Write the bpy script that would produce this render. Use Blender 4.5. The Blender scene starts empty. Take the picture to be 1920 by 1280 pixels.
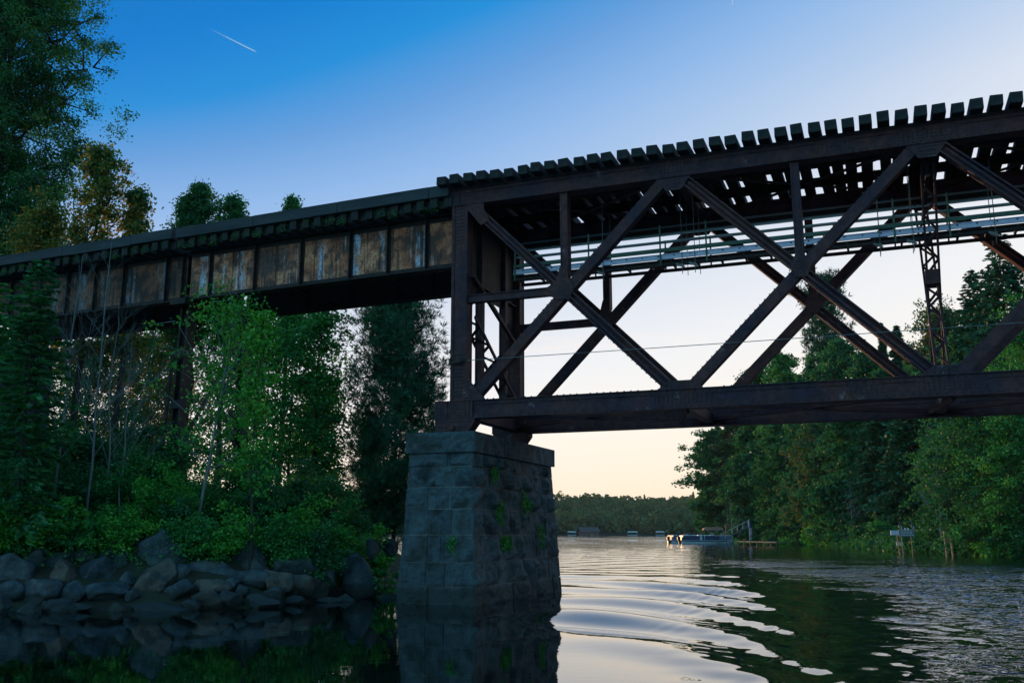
import bpy, math, random
import numpy as np
from mathutils import Vector, Matrix, noise as mnoise
R_ = math.radians
scene = bpy.context.scene
COL = scene.collection
# ------------------------------------------------------------------ camera
F = 1790.0; H0 = 999.0; CH = 1.7
PITCH = math.atan((H0 - 640) / F)
cam_d = bpy.data.cameras.new('camera'); cam = bpy.data.objects.new('camera', cam_d); COL.objects.link(cam)
cam.location = (0, 0, CH); cam.rotation_euler = (math.pi / 2 + PITCH, 0, 0)
cam_d.sensor_width = 36; cam_d.lens = F / 1920 * 36; cam_d.clip_end = 20000; cam_d.clip_start = .1
scene.camera = cam
def ray(x, y):
    a = (x - 960) / F; b = (640 - y) / F
    return np.array([a, math.cos(PITCH) - b * math.sin(PITCH), math.sin(PITCH) + b * math.cos(PITCH)])
def at(x, y, Y):                      # the place at distance Y seen at a pixel of the photo
    r = ray(x, y); r = r * (Y / r[1]); r[2] += CH; return r
# ------------------------------------------------------------------ tagging
def tag(o, label=None, cat=None, group=None, kind=None):
    if label: o['label'] = label
    if cat: o['category'] = cat
    if group: o['group'] = group
    if kind: o['kind'] = kind
    return o
def empty(name, loc, rz=0, **k):
    o = bpy.data.objects.new(name, None); COL.objects.link(o)
    o.location = loc; o.rotation_euler = (0, 0, rz); o.empty_display_size = .3
    return tag(o, **k)
def link(name, me, mat, parent=None, loc=(0, 0, 0), rz=0, smooth=False, **k):
    o = bpy.data.objects.new(name, me); COL.objects.link(o)
    if mat is not None and not me.materials: me.materials.append(mat)
    o.parent = parent; o.location = loc; o.rotation_euler = (0, 0, rz)
    if smooth: me.polygons.foreach_set('use_smooth', [True] * len(me.polygons))
    return tag(o, **k)
def mesh_np(name, V, Q):              # V (n,3), Q (m,4) or (m,3) arrays
    me = bpy.data.meshes.new(name); V = np.asarray(V, np.float32); Q = np.asarray(Q, np.int32)
    n = Q.shape[1]; m = len(Q)
    me.vertices.add(len(V)); me.vertices.foreach_set('co', V.ravel())
    me.loops.add(m * n); me.loops.foreach_set('vertex_index', Q.ravel())
    me.polygons.add(m); me.polygons.foreach_set('loop_start', np.arange(0, m * n, n, dtype=np.int32))
    me.polygons.foreach_set('loop_total', np.full(m, n, np.int32))
    me.update(calc_edges=True)
    return me
class MB:
    """collects shapes that become ONE mesh object"""
    def __init__(s): s.v = []; s.f = []; s.riv = []
    def raw(s, v, f):
        n = len(s.v); s.v += [tuple(map(float, p)) for p in v]; s.f += [tuple(i + n for i in q) for q in f]; return s
    def box(s, x0, x1, y0, y1, z0, z1):
        return s.raw([(x0,y0,z0),(x1,y0,z0),(x1,y1,z0),(x0,y1,z0),(x0,y0,z1),(x1,y0,z1),(x1,y1,z1),(x0,y1,z1)],
                     [(3,2,1,0),(4,5,6,7),(0,1,5,4),(1,2,6,5),(2,3,7,6),(3,0,4,7)])
    def beam(s, p, q, w, d, side=(0, 1, 0)):     # rectangular bar p->q; d thick along 'side', w across
        p = Vector(p); q = Vector(q); t = (q - p).normalized(); a = Vector(side); a = (a - t * a.dot(t)).normalized(); b = t.cross(a)
        v = []
        for e in (p, q):
            for (i, j) in ((-1,-1),(1,-1),(1,1),(-1,1)): v.append(e + a * (i * d / 2) + b * (j * w / 2))
        return s.raw(v, [(0,1,2,3),(7,6,5,4),(0,4,5,1),(1,5,6,2),(2,6,7,3),(3,7,4,0)])
    def channel(s, p, q, w, d, lip=.03):         # member with a recessed near face and raised edges
        p = Vector(p); q = Vector(q); t = (q - p).normalized(); b = Vector((-t.z, 0, t.x))
        s.beam(p + Vector((0, lip, 0)), q + Vector((0, lip, 0)), w - .03, d - lip * 2)
        for k in (-1, 1): s.beam(p + b * k * (w / 2 - .02), q + b * k * (w / 2 - .02), .04, d)
        return s
    def prism(s, poly, y0, y1):                  # polygon in x-z pushed along y
        n = len(poly); v = [(x, y0, z) for x, z in poly] + [(x, y1, z) for x, z in poly]
        f = [tuple(range(n)), tuple(range(2*n-1, n-1, -1))] + [(i, i+n, (i+1) % n + n, (i+1) % n) for i in range(n)]
        return s.raw(v, f)
    def prism_x(s, poly, x0, x1):
        n = len(poly); v = [(x0, y, z) for y, z in poly] + [(x1, y, z) for y, z in poly]
        f = [tuple(range(n)), tuple(range(2*n-1, n-1, -1))] + [(i, i+n, (i+1) % n + n, (i+1) % n) for i in range(n)]
        return s.raw(v, f)
    def rivet(s, x, y, z, r=.022, n=(0, -1, 0)):
        r = r * 1.35
        n = Vector(n); a = n.orthogonal().normalized(); b = n.cross(a); c = Vector((x, y, z)); v = []
        s.riv.append(len(s.f))
        for k in range(6):
            t = k * math.pi / 3; v.append(c + (a * math.cos(t) + b * math.sin(t)) * r)
        for k in range(6):
            t = k * math.pi / 3; v.append(c + (a * math.cos(t) + b * math.sin(t)) * r * .6 + n * r * .7)
        return s.raw(v, [(k, (k+1) % 6, (k+1) % 6 + 6, k+6) for k in range(6)] + [(6,7,8,9,10,11)])
    def rivets(s, x0, x1, z0, z1, nx, nz, y, r=.02):
        for i in range(nx):
            for j in range(nz):
                s.rivet(x0 + (x1-x0) * (i + .5) / nx, y, z0 + (z1-z0) * (j + .5) / nz, r)
        return s
    def tube(s, pts, rad, n=6, cap=True):
        pts = [Vector(p) for p in pts]; rad = rad if hasattr(rad, '__len__') else [rad] * len(pts); v = []; f = []
        a = None
        for i, p in enumerate(pts):
            t = (pts[min(i+1, len(pts)-1)] - pts[max(i-1, 0)])
            t = t.normalized() if t.length > 1e-9 else Vector((0, 0, 1))
            a = t.orthogonal().normalized() if a is None else (a - t * a.dot(t)).normalized()
            b = t.cross(a)
            for k in range(n):
                q = 2 * math.pi * k / n; v.append(p + (a * math.cos(q) + b * math.sin(q)) * rad[i])
        for i in range(len(pts) - 1):
            for k in range(n): f.append((i*n+k, i*n+(k+1) % n, (i+1)*n+(k+1) % n, (i+1)*n+k))
        if cap: f += [tuple(range(n-1, -1, -1)), tuple((len(pts)-1)*n + k for k in range(n))]
        return s.raw(v, f)
    def build(s, name, mat, parent=None, loc=(0, 0, 0), rz=0, smooth=False, bevel=0, **k):
        me = bpy.data.meshes.new(name); me.from_pydata(s.v, [], s.f); me.update()
        o = link(name, me, mat, parent, loc, rz, smooth, **k)
        if s.riv and 'rivet_head' in M:
            me.materials.append(M['rivet_head']); mi = np.zeros(len(s.f), np.int32)
            for q in s.riv: mi[q:q + 7] = 1
            me.polygons.foreach_set('material_index', mi)
        if bevel:
            m = o.modifiers.new('b', 'BEVEL'); m.width = bevel; m.segments = 2; m.limit_method = 'ANGLE'
        return o
# ------------------------------------------------------------------ materials
def new_mat(name):
    m = bpy.data.materials.new(name); m.use_nodes = True; nt = m.node_tree
    return m, nt, nt.nodes['Principled BSDF'], nt.nodes['Material Output']
def nd(nt, typ, **k):
    n = nt.nodes.new(typ)
    for a, b in k.items():
        if a in n.inputs: n.inputs[a].default_value = b
        else: setattr(n, a, b)
    return n
def tex(nt, scale, coord, detail=5, rough=.6, stretch=(1, 1, 1), loc=(0, 0, 0)):
    mp = nd(nt, 'ShaderNodeMapping'); mp.inputs['Scale'].default_value = stretch; mp.inputs['Location'].default_value = loc
    nt.links.new(coord, mp.inputs['Vector'])
    n = nd(nt, 'ShaderNodeTexNoise', Scale=scale, Detail=detail, Roughness=rough); nt.links.new(mp.outputs[0], n.inputs['Vector'])
    return n.outputs['Fac']
def ramp(nt, fac, stops, interp='LINEAR'):
    r = nd(nt, 'ShaderNodeValToRGB'); cr = r.color_ramp; cr.interpolation = interp
    while len(cr.elements) < len(stops): cr.elements.new(.5)
    for e, (p, c) in zip(cr.elements, stops):
        e.position = p; e.color = (*c, 1) if hasattr(c, '__len__') else (c, c, c, 1)
    nt.links.new(fac, r.inputs['Fac']); return r.outputs['Color']
def mix(nt, fac, a, b, mode='MIX'):
    n = nd(nt, 'ShaderNodeMix'); n.data_type = 'RGBA'; n.blend_type = mode
    for s, v in ((0, fac), (6, a), (7, b)):
        if hasattr(v, 'node'): nt.links.new(v, n.inputs[s])
        elif s == 0: n.inputs[0].default_value = v
        else: n.inputs[s].default_value = (*v, 1)
    return n.outputs[2]
def math_(nt, op, a, b=0., c=None, clamp=False):
    n = nd(nt, 'ShaderNodeMath', operation=op, use_clamp=clamp)
    for i, v in enumerate((a, b) if c is None else (a, b, c)):
        if hasattr(v, 'node'): nt.links.new(v, n.inputs[i])
        else: n.inputs[i].default_value = v
    return n.outputs[0]
def bump(nt, h, strength, dist, bs):
    b = nd(nt, 'ShaderNodeBump', Strength=strength, Distance=dist); nt.links.new(h, b.inputs['Height']); nt.links.new(b.outputs[0], bs.inputs['Normal'])
def coord(nt, w='Object'):
    return nd(nt, 'ShaderNodeTexCoord').outputs[w]
def simple(name, c1, c2, scale=3, rough=.7, stretch=(1, 1, 1), bmp=.4, metallic=0, bscale=18, lo=.35, hi=.65):
    m, nt, bs, o = new_mat(name); co = coord(nt)
    nt.links.new(ramp(nt, tex(nt, scale, co, 6, .65, stretch), [(lo, c1), (hi, c2)]), bs.inputs['Base Color'])
    bs.inputs['Roughness'].default_value = rough; bs.inputs['Metallic'].default_value = metallic
    if bmp: bump(nt, tex(nt, bscale, co, 5, .6, stretch), bmp, .02, bs)
    return m
def steel_mat(name, base, rust, pale, pa=.62):
    m, nt, bs, o = new_mat(name); co = coord(nt)
    a = ramp(nt, tex(nt, .9, co, 8, .65), [(.38, base), (.62, rust)])
    b = ramp(nt, tex(nt, 5., co, 8, .75), [(.35, .55), (.65, 1.25)])
    c = mix(nt, 1, a, b, 'MULTIPLY')
    p = ramp(nt, tex(nt, 1.7, co, 9, .72, loc=(7, 3, 1)), [(pa, 0.), (pa + .09, 1.)])
    c = mix(nt, math_(nt, 'MULTIPLY', p, .75), c, pale)
    nt.links.new(c, bs.inputs['Base Color']); bs.inputs['Roughness'].default_value = .62
    bs.inputs['Specular IOR Level'].default_value = .18
    bump(nt, tex(nt, 22, co, 5, .7), .5, .015, bs)
    return m
M = {}
M['steel'] = steel_mat('steel', (.046, .026, .044), (.115, .042, .040), (.26, .20, .23))
M['steel_dark'] = steel_mat('steel_dark', (.032, .026, .030), (.06, .036, .030), (.09, .085, .08), .66)
M['rivet_head'] = simple('rivet_head', (.018, .014, .018), (.04, .03, .03), 6, .7, bmp=0)
M['galv'] = simple('galvanised', (.60, .58, .80), (.72, .70, .90), 4, .45, bmp=.1)
M['green_paint'] = simple('green_paint', (.03, .10, .07), (.05, .14, .10), 4, .5, bmp=.1)
M['rail_grey'] = simple('rail_grey', (.22, .27, .30), (.32, .36, .39), 3, .5, bmp=.1)
M['tie'] = simple('tie_wood', (.010, .011, .014), (.034, .030, .030), 3, .85, (1.5, .3, 1.5), .7)
M['curb'] = simple('curb_wood', (.022, .028, .034), (.052, .058, .066), 2, .85, (.25, 2, 2), .6)
M['bark'] = simple('bark', (.035, .028, .022), (.075, .06, .045), 5, .9, (1, 1, .25), .9)
M['pale_bark'] = simple('pale_bark', (.14, .155, .165), (.24, .25, .25), 5, .85, (1, 1, .4), .5)
M['wire'] = simple('wire', (.12, .12, .13), (.2, .2, .2), 5, .5, bmp=0)
def web_mat(name, dim):
    m, nt, bs, o = new_mat(name); co = coord(nt)
    a = ramp(nt, tex(nt, .9, co, 7, .6), [(.36, (.10, .055, .04)), (.44, (.45, .18, .09)), (.52, (.72, .40, .23)), (.58, (.38, .16, .09)), (.66, (.12, .08, .07))])
    blot = ramp(nt, tex(nt, 2.2, co, 8, .72, loc=(2, 0, 5)), [(.50, 0.), (.57, 1.)])
    c = mix(nt, math_(nt, 'MULTIPLY', blot, .75), a, (.05, .036, .036))
    st = ramp(nt, tex(nt, 3.4, co, 6, .66, (2.2, 1, .12)), [(.53, 0.), (.60, 1.)])
    c = mix(nt, math_(nt, 'MULTIPLY', st, .8), c, (.018, .016, .018))
    st2 = ramp(nt, tex(nt, 1.5, co, 5, .55, (2.0, 1, .07), (3.3, 0, 1)), [(.55, 0.), (.60, 1.)])
    low = ramp(nt, tex(nt, 5, co, 5, .8, (1, 1, .4)), [(.44, .05), (.56, 1.)])
    c = mix(nt, math_(nt, 'MULTIPLY', st2, low), c, (.45, .68, .92))
    gr = ramp(nt, tex(nt, 16, co, 6, .8, (1.3, 1, .8)), [(.40, .45), (.55, 1.15)]); c = mix(nt, 1, c, gr, 'MULTIPLY')
    c = mix(nt, 1, c, (dim * .95, dim * .70, dim * .66), 'MULTIPLY')
    nt.links.new(c, bs.inputs['Base Color']); bs.inputs['Roughness'].default_value = .75
    bump(nt, tex(nt, 14, co, 6, .75), .6, .02, bs)
    return m
M['web_dark'] = web_mat('darker_girder_paint', .42)  # same paint pattern multiplied darker for the left span
M['web'] = web_mat('peeling_girder_paint', 1.15)
def stone_mat(name, c1, c2, c3, wet=True, scale=1.3, lichen=(.34, .38, .33), lic=.63):
    m, nt, bs, o = new_mat(name); co = coord(nt); pos = nd(nt, 'ShaderNodeNewGeometry').outputs['Position']
    a = ramp(nt, tex(nt, scale, pos, 8, .65), [(.38, c1), (.5, c2), (.62, c3)])
    sp = ramp(nt, tex(nt, 34, pos, 4, .8), [(.35, .6), (.65, 1.4)]); c = mix(nt, 1, a, sp, 'MULTIPLY')
    rp = nd(nt, 'ShaderNodeNewGeometry').outputs['Random Per Island']; c = mix(nt, 1, c, ramp(nt, rp, [(0., (.75, .75, .73)), (.5, (1., 1., 1.)), (1., (1.22, 1.2, 1.18))]), 'MULTIPLY')
    li = ramp(nt, tex(nt, 5.5, pos, 7, .8, loc=(4, 4, 4)), [(lic, 0.), (lic + .05, 1.)])
    c = mix(nt, math_(nt, 'MULTIPLY', li, .6), c, lichen)
    rs = ramp(nt, tex(nt, .8, pos, 6, .7, loc=(9, 1, 4)), [(.6, 0.), (.72, 1.)])
    c = mix(nt, math_(nt, 'MULTIPLY', rs, .55), c, (.2, .13, .1))
    if wet:      # old high-water stain line, a stain on the stone itself
        sep = nd(nt, 'ShaderNodeSeparateXYZ'); nt.links.new(pos, sep.inputs[0])
        zz = math_(nt, 'ADD', sep.outputs[2], math_(nt, 'MULTIPLY', math_(nt, 'SUBTRACT', tex(nt, 1.5, pos, 3, .5), .5), .12))
        w = ramp(nt, zz, [(.33, 1.), (.42, 0.)]); c = mix(nt, math_(nt, 'MULTIPLY', w, .72), c, (.022, .026, .024))
    nt.links.new(c, bs.inputs['Base Color']); bs.inputs['Roughness'].default_value = .8
    hb = math_(nt, 'ADD', tex(nt, 7, pos, 8, .7), math_(nt, 'MULTIPLY', tex(nt, 30, pos, 4, .7), .35))
    bump(nt, hb, 1., .07, bs)
    return m
M['granite'] = stone_mat('granite', (.018, .027, .032), (.070, .098, .118), (.034, .042, .040), lic=.80)
M['mortar'] = stone_mat('mortar', (.13, .14, .14), (.24, .25, .24), (.17, .18, .17))
M['boulder'] = stone_mat('boulder', (.026, .040, .050), (.066, .088, .108), (.12, .14, .155), True, 1.6)
M['boulder_brown'] = stone_mat('boulder_brown', (.045, .045, .045), (.18, .13, .105), (.07, .08, .083), True, 1.8)
def leaf_mat(name, c1, c2, c3, trans=.35, cs=.55):
    m, nt, bs, out = new_mat(name); nt.nodes.remove(bs); co = coord(nt); geo = nd(nt, 'ShaderNodeNewGeometry')
    f = math_(nt, 'ADD', math_(nt, 'MULTIPLY', tex(nt, cs, co, 3, .6), .7), math_(nt, 'MULTIPLY', geo.outputs['Random Per Island'], .3))
    c = ramp(nt, f, [(.38, c1), (.52, c2), (.66, c3)])
    d = nd(nt, 'ShaderNodeBsdfDiffuse'); t = nd(nt, 'ShaderNodeBsdfTranslucent'); g = nd(nt, 'ShaderNodeBsdfGlossy', Roughness=.55); g.inputs['Color'].default_value = (.9, .95, 1, 1)
    mx = nd(nt, 'ShaderNodeMixShader', Fac=trans); m2 = nd(nt, 'ShaderNodeMixShader', Fac=.03)
    nt.links.new(c, d.inputs['Color']); nt.links.new(mix(nt, 1, c, (1.25, 1.2, .6), 'MULTIPLY'), t.inputs['Color'])
    nt.links.new(d.outputs[0], mx.inputs[1]); nt.links.new(t.outputs[0], mx.inputs[2])
    nt.links.new(mx.outputs[0], m2.inputs[1]); nt.links.new(g.outputs[0], m2.inputs[2]); nt.links.new(m2.outputs[0], out.inputs['Surface'])
    return m
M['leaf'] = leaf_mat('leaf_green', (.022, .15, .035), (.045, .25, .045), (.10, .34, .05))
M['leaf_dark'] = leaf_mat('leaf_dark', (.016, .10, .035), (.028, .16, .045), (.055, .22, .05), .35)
M['leaf_bright'] = leaf_mat('leaf_bright', (.035, .24, .03), (.075, .36, .035), (.20, .46, .04))
M['leaf_teal'] = leaf_mat('leaf_teal', (.018, .11, .045), (.032, .17, .05), (.065, .24, .05))
M['leaf_gold'] = leaf_mat('leaf_gold', (.03, .13, .03), (.14, .19, .03), (.50, .27, .04), .5)  # sunset gold on the upper left crowns put into the leaf colour
M['leaf_red'] = leaf_mat('leaf_red', (.03, .13, .04), (.05, .17, .045), (.17, .10, .045), .35)
M['needle'] = leaf_mat('needle_green', (.018, .085, .045), (.03, .12, .05), (.05, .16, .06), .08)
M['forest'] = leaf_mat('forest_mix', (.06, .14, .05), (.15, .20, .06), (.30, .21, .07), .3, .02)
# ------------------------------------------------------------------ world
SUN_AZ, SUN_EL = R_(-27.0), R_(3.6)
w = bpy.data.worlds.new('World'); scene.world = w; w.use_nodes = True; nt = w.node_tree
bg = nt.nodes['Background']
tc = nd(nt, 'ShaderNodeTexCoord').outputs['Generated']
sep = nd(nt, 'ShaderNodeSeparateXYZ'); nt.links.new(tc, sep.inputs[0]); X, Y, Z = sep.outputs
back = math_(nt, 'MULTIPLY', math_(nt, 'SUBTRACT', .75, Y, clamp=True), .36)
t = math_(nt, 'ADD', math_(nt, 'SUBTRACT', Z, math_(nt, 'MULTIPLY', X, math_(nt, 'MULTIPLY', math_(nt, 'MULTIPLY', Z, 2.4, clamp=True), .36))), back)
t = math_(nt, 'MAXIMUM', t, 0.)
sky = ramp(nt, t, [(0., (.90, .68, .46)), (.037, (.91, .77, .60)), (.10, (.86, .81, .74)), (.16, (.76, .77, .79)), (.25, (.58, .64, .75)), (.32, (.39, .52, .72)),
                   (.395, (.235, .41, .70)), (.46, (.115, .30, .62)), (.52, (.012, .235, .60)), (.58, (.0, .175, .55)), (.72, (.0, .12, .40)), (1., (.0, .08, .28))])
# thin low clouds near the horizon
cn = tex(nt, 5, tc, 6, .62, (1, 1, 7)); cm = ramp(nt, cn, [(.56, 0.), (.68, 1.)])
band = math_(nt, 'MULTIPLY', ramp(nt, Z, [(.03, 0.), (.09, 1.), (.16, .7), (.24, 0.)]), .6)
sky = mix(nt, math_(nt, 'MULTIPLY', cm, band), sky, (1.0, .80, .68))
nish = nd(nt, 'ShaderNodeTexSky'); nish.sky_type = 'NISHITA'; nish.sun_disc = False; nish.sun_elevation = SUN_EL; nish.sun_rotation = SUN_AZ
ns = mix(nt, 1, nish.outputs[0], (.08, .08, .08), 'MULTIPLY')
sky = mix(nt, .05, sky, ns)
bk = math_(nt, 'MULTIPLY', math_(nt, 'SUBTRACT', .25, Y, clamp=True), 1.6, clamp=True)
bkx = math_(nt, 'SUBTRACT', .8, math_(nt, 'MULTIPLY', X, .5))
sky = mix(nt, bk, sky, mix(nt, 1, mix(nt, math_(nt, 'MULTIPLY', Z, 1., clamp=True), (.36, .80, .92), (.035, .30, .62)), bkx, 'MULTIPLY'))     # dusk sky opposite the sunset
nt.links.new(sky, bg.inputs['Color']); bg.inputs['Strength'].default_value = 1.0
sd = bpy.data.lights.new('sun', 'SUN'); sd.energy = 3.2; sd.angle = R_(.6); sd.color = (1, .58, .26)
sun = bpy.data.objects.new('sun', sd); COL.objects.link(sun)
dv = Vector((math.sin(SUN_AZ) * math.cos(SUN_EL), math.cos(SUN_AZ) * math.cos(SUN_EL), math.sin(SUN_EL)))
sun.rotation_euler = dv.to_track_quat('Z', 'Y').to_euler(); sun.location = (0, 0, 60)
vs = scene.view_settings; vs.view_transform = 'Standard'; vs.look = 'None'; vs.exposure = .3; vs.gamma = 1
# ------------------------------------------------------------------ bridge frame
BA = R_(-21.3937); O = Vector((-1.3965, 24.4, 0)); U = Vector((math.cos(BA), math.sin(BA), 0)); N = Vector((-math.sin(BA), math.cos(BA), 0))
def bw(x, y, z): return O + U * x + N * y + Vector((0, 0, z))
def to_b(p): d = Vector(p) - O; return d.dot(U), d.dot(N)
W = 3.9; TB, TT, BB, BT, XC = 10.30, 10.76, 4.57, 5.04, 7.65; PN = 5.76
XEND = 4 * PN + .3
rng = random.Random(3)
base = 4.2
truss = empty('truss_bridge', (O.x, O.y, base), BA, label='dark riveted steel railway truss span with crossing diagonals, resting on the stone pier', cat='bridge')
off = (0, 0, -base)
def TP(mb, name, mat='steel', parent=None, **k): return mb.build(name, M[mat], parent or truss, (0, 0, 0) if parent else off, **k)
for side in (0, 1):
    y0 = 0 if side == 0 else W
    rv = side == 0
    d = .34; yc = y0 + d / 2
    sgn = y0 - .004
    # chords
    c = MB(); c.box(-.42, XEND, y0 + .03, y0 + d - .03, TB + .02, TT - .02)
    c.box(-.42, XEND, y0 - .03, y0 + d + .03, TT - .02, TT); c.box(-.42, XEND, y0 - .03, y0 + d + .03, TB, TB + .022)
    c.box(-.42, XEND, y0 + .005, y0 + .03, TT - .11, TT - .02); c.box(-.42, XEND, y0 + .005, y0 + .03, TB + .022, TB + .11)
    if rv:
        x = -.35
        while x < 14.6:
            c.rivet(x, y0 + .005, TT - .065, .016); c.rivet(x + .07, y0 + .005, TB + .065, .016); x += .16
        for (a, b) in ((9.15, 9.95), (5.2, 6.4), (10.9, 12.2)):
            c.box(a, b, y0 + .012, y0 + .03, TB + .11, TT - .11)
            c.rivets(a, b, TB + .11, TT - .11, int((b - a) / .095), 3, y0 + .012, .017)
        c.box(-.44, -.02, y0 - .012, y0 + .004, TB + .03, TT - .03); c.rivets(-.42, -.04, TB + .04, TT - .04, 6, 6, y0 - .012, .016)
        c.rivets(.05, .55, TB + .12, TT - .12, 7, 3, y0 + .03, .016)
    TP(c, 'top_chord')
    c = MB(); c.box(-.6, XEND, y0 + .03, y0 + d - .03, BB + .02, BT - .02)
    c.box(-.66, XEND, y0 - .04, y0 + d + .04, BT - .02, BT); c.box(-.66, XEND, y0 - .04, y0 + d + .04, BB, BB + .022)
    c.box(-.66, XEND, y0 + .005, y0 + .03, BT - .12, BT - .02); c.box(-.66, XEND, y0 + .005, y0 + .03, BB + .022, BB + .12)
    c.box(-.66, .42, y0 - .014, y0 + .004, BB + .03, BT - .03)
    for xs in (-.32, .3, .4): c.box(xs - .03, xs + .03, y0 - .035, y0 - .014, BB + .025, BT - .025)
    if rv:
        x = .5
        while x < 14.6:
            c.rivet(x, y0 + .005, BT - .07, .017); c.rivet(x + .08, y0 + .005, BB + .07, .017)
            if rng.random() < .8: c.rivet(x, y0 - .03, BT, .018, (0, 0, 1))
            x += .17
        for (a, b) in ((9.5, 10.25), (5.1, 6.5), (10.9, 12.3)):
            c.box(a, b, y0 + .012, y0 + .03, BB + .12, BT - .12); c.rivets(a, b, BB + .12, BT - .12, int((b - a) / .095), 3, y0 + .012, .018)
        c.rivets(-.63, -.38, BB + .05, BT - .05, 3, 5, y0 - .014, .018); c.rivets(-.27, .25, BB + .05, BT - .05, 6, 5, y0 - .014, .018)
    TP(c, 'bottom_chord')
    # end post
    c = MB(); c.box(-.20, .21, y0 + .01, y0 + d, BT, TB)
    for e in (-.22, .15): c.box(e, e + .08, y0 - .015, y0 + .01, BT + .002, TB - .002)
    c.box(-.22, .23, y0 + d, y0 + d + .02, BT, TB)
    if rv:
        z = BT + .05
        while z < TB:
            c.rivet(-.18, y0 - .015, z, .015); c.rivet(.19, y0 - .015, z, .015); z += .11
        c.rivets(-.13, .14, TB - 1.1, TB - .05, 5, 11, y0 + .01, .016); c.rivets(-.13, .14, BT + .1, BT + 1.25, 5, 12, y0 + .01, .018)
    TP(c, 'end_post')
    # diagonals, sub verticals, gussets
    nP = 4
    for k in range(nP):
        x0 = k * PN; x1 = x0 + PN; up = (k % 2 == 0)
        t0, t1 = (x0 + (.32 if k == 0 else .22)), x1 - .22
        a = MB(); a.channel((t0, y0 + .14, TB - .02), (t1, y0 + .14, BT + .02), .255, .27, .05)
        a.beam(((t0 + t1) / 2 - 2.5, y0 - .002, XC + 2.5 * (TB - BT) / (t1 - t0)), ((t0 + t1) / 2 + 2.5, y0 - .002, XC - 2.5 * (TB - BT) / (t1 - t0)), .05, .03)
        if rv:
            for j in range(46):
                f = (j + .5) / 46; X_, Z_ = t0 + (t1 - t0) * f, TB + (BT - TB) * f
                for s_ in (-1, 1): a.rivet(X_ + s_ * .085, y0 + .04, Z_ + s_ * .09, .013)
        TP(a, 'diagonal')
        a = MB(); a.beam((t0 - .02, y0 + .15, BT - .02), (t1 + .02, y0 + .15, TB + .01), .255, .26)
        if rv:
            for j in range(46):
                f = (j + .5) / 46; X_, Z_ = t0 + (t1 - t0) * f, BT + (TB - BT) * f
                for s_ in (-1, 1): a.rivet(X_ + s_ * .09, y0 + .02, Z_ - s_ * .095, .013)
        TP(a, 'diagonal')
        xm = x0 + PN / 2 + (.03 if k == 0 else 0)
        a = MB(); a.box(xm - .085, xm + .085, y0 + .05, y0 + d - .05, XC + .2, TB)
        a.box(xm - .10, xm - .07, y0 + .03, y0 + d - .03, XC + .45, TB); a.box(xm + .07, xm + .10, y0 + .03, y0 + d - .03, XC + .45, TB)
        TP(a, 'sub_vertical')
        g = MB(); g.prism([(xm - .22, XC + .12), (xm - .10, XC + .36), (xm - .095, XC + .68), (xm + .095, XC + .68), (xm + .10, XC + .34), (xm + .24, XC + .1), (xm + .15, XC - .18), (xm - .14, XC - .18)] if k else
                          [(xm - .45, XC + .16), (xm - .2, XC + .30), (xm - .10, XC + .68), (xm + .095, XC + .68), (xm + .11, XC + .36), (xm + .26, XC + .1), (xm + .15, XC - .2), (xm - .15, XC - .18), (xm - .46, XC - .05)], y0 - .022, y0 - .003)
        if rv:
            for i in range(9):
                for j in range(8):
                    X_, Z_ = xm - .24 + i * .06, XC - .15 + j * .07
                    if abs(X_ - xm) + abs(Z_ - XC) * .9 < .28: g.rivet(X_, y0 - .022, Z_, .014)
            g.rivets(xm - .09, xm + .09, XC + .4, XC + .72, 2, 5, y0 - .022, .014)
        TP(g, 'gusset_plate')
        # node plates
        for (xn, zz, s_) in ((x1, TB, -1), (x1, BT, 1)):
            hh = .33 if s_ < 0 else .2; ww = .34 if s_ < 0 else .46
            g = MB(); g.prism([(xn - ww - .1, zz), (xn - ww * .55, zz + s_ * hh), (xn + ww * .55, zz + s_ * hh), (xn + ww + .1, zz)][::-s_], y0 + .001, y0 + .02)
            if rv:
                g.rivets(xn - ww * .55, xn + ww * .55, min(zz, zz + s_ * hh) + .02, max(zz, zz + s_ * hh) - .02, 6, 3, y0 + .001, .015)
            TP(g, 'gusset_plate')
    g = MB(); g.prism([(.2, TB), (.2, TB - .1), (.62, TB - .62), (.86, TB - .5), (.7, TB - .16), (.7, TB)], y0 - .012, y0 + .003)
    if rv: 
        for i in range(5):
            for j in range(3): g.rivet(.42 + i * .07 + j * .06, y0 - .012, TB - .12 - i * .07 + j * .01, .014)
    TP(g, 'gusset_plate')
    g = MB(); g.prism([(.2, BT), (.2, BT + .55), (.34, BT + .5), (.78, BT)], y0 - .012, y0 + .003)
    if rv: g.rivets(.22, .42, BT + .03, BT + .4, 3, 5, y0 - .012, .015)
    TP(g, 'gusset_plate')
    a = MB(); a.box(.2, 2.55, y0 + .06, y0 + d - .06, XC - .02, XC + .17); a.box(.2, 2.55, y0 + .02, y0 + d - .02, XC + .15, XC + .175); TP(a, 'end_strut')
    # bearing shoe on the cap
    a = MB(); a.prism([(-.62, BB), (.48, BB), (.48, BB - .1), (.28, BB - .36), (-.62, BB - .36)], y0 - .03, y0 + d + .03)
    if rv:
        a.rivets(-.58, .42, BB - .12, BB - .02, 13, 1, y0 - .03, .018); a.rivets(-.55, .25, BB - .34, BB - .16, 9, 2, y0 - .03, .018)
    a.tube([(-.13, y0 - .1, BB - .22), (-.13, y0, BB - .22)], .075, 8)
    TP(a, 'bearing_shoe')
for (yy, zz) in ((W - .06, TB - .02), (W + .36, TB - .03), (W - .12, TB - .24)):
    a = MB(); a.box(.3, XEND, yy, yy + .06, zz, zz + .06); TP(a, 'flange_line_strip', 'rail_grey')  # pale strips added for the bright flange lines of the far chord
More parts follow.
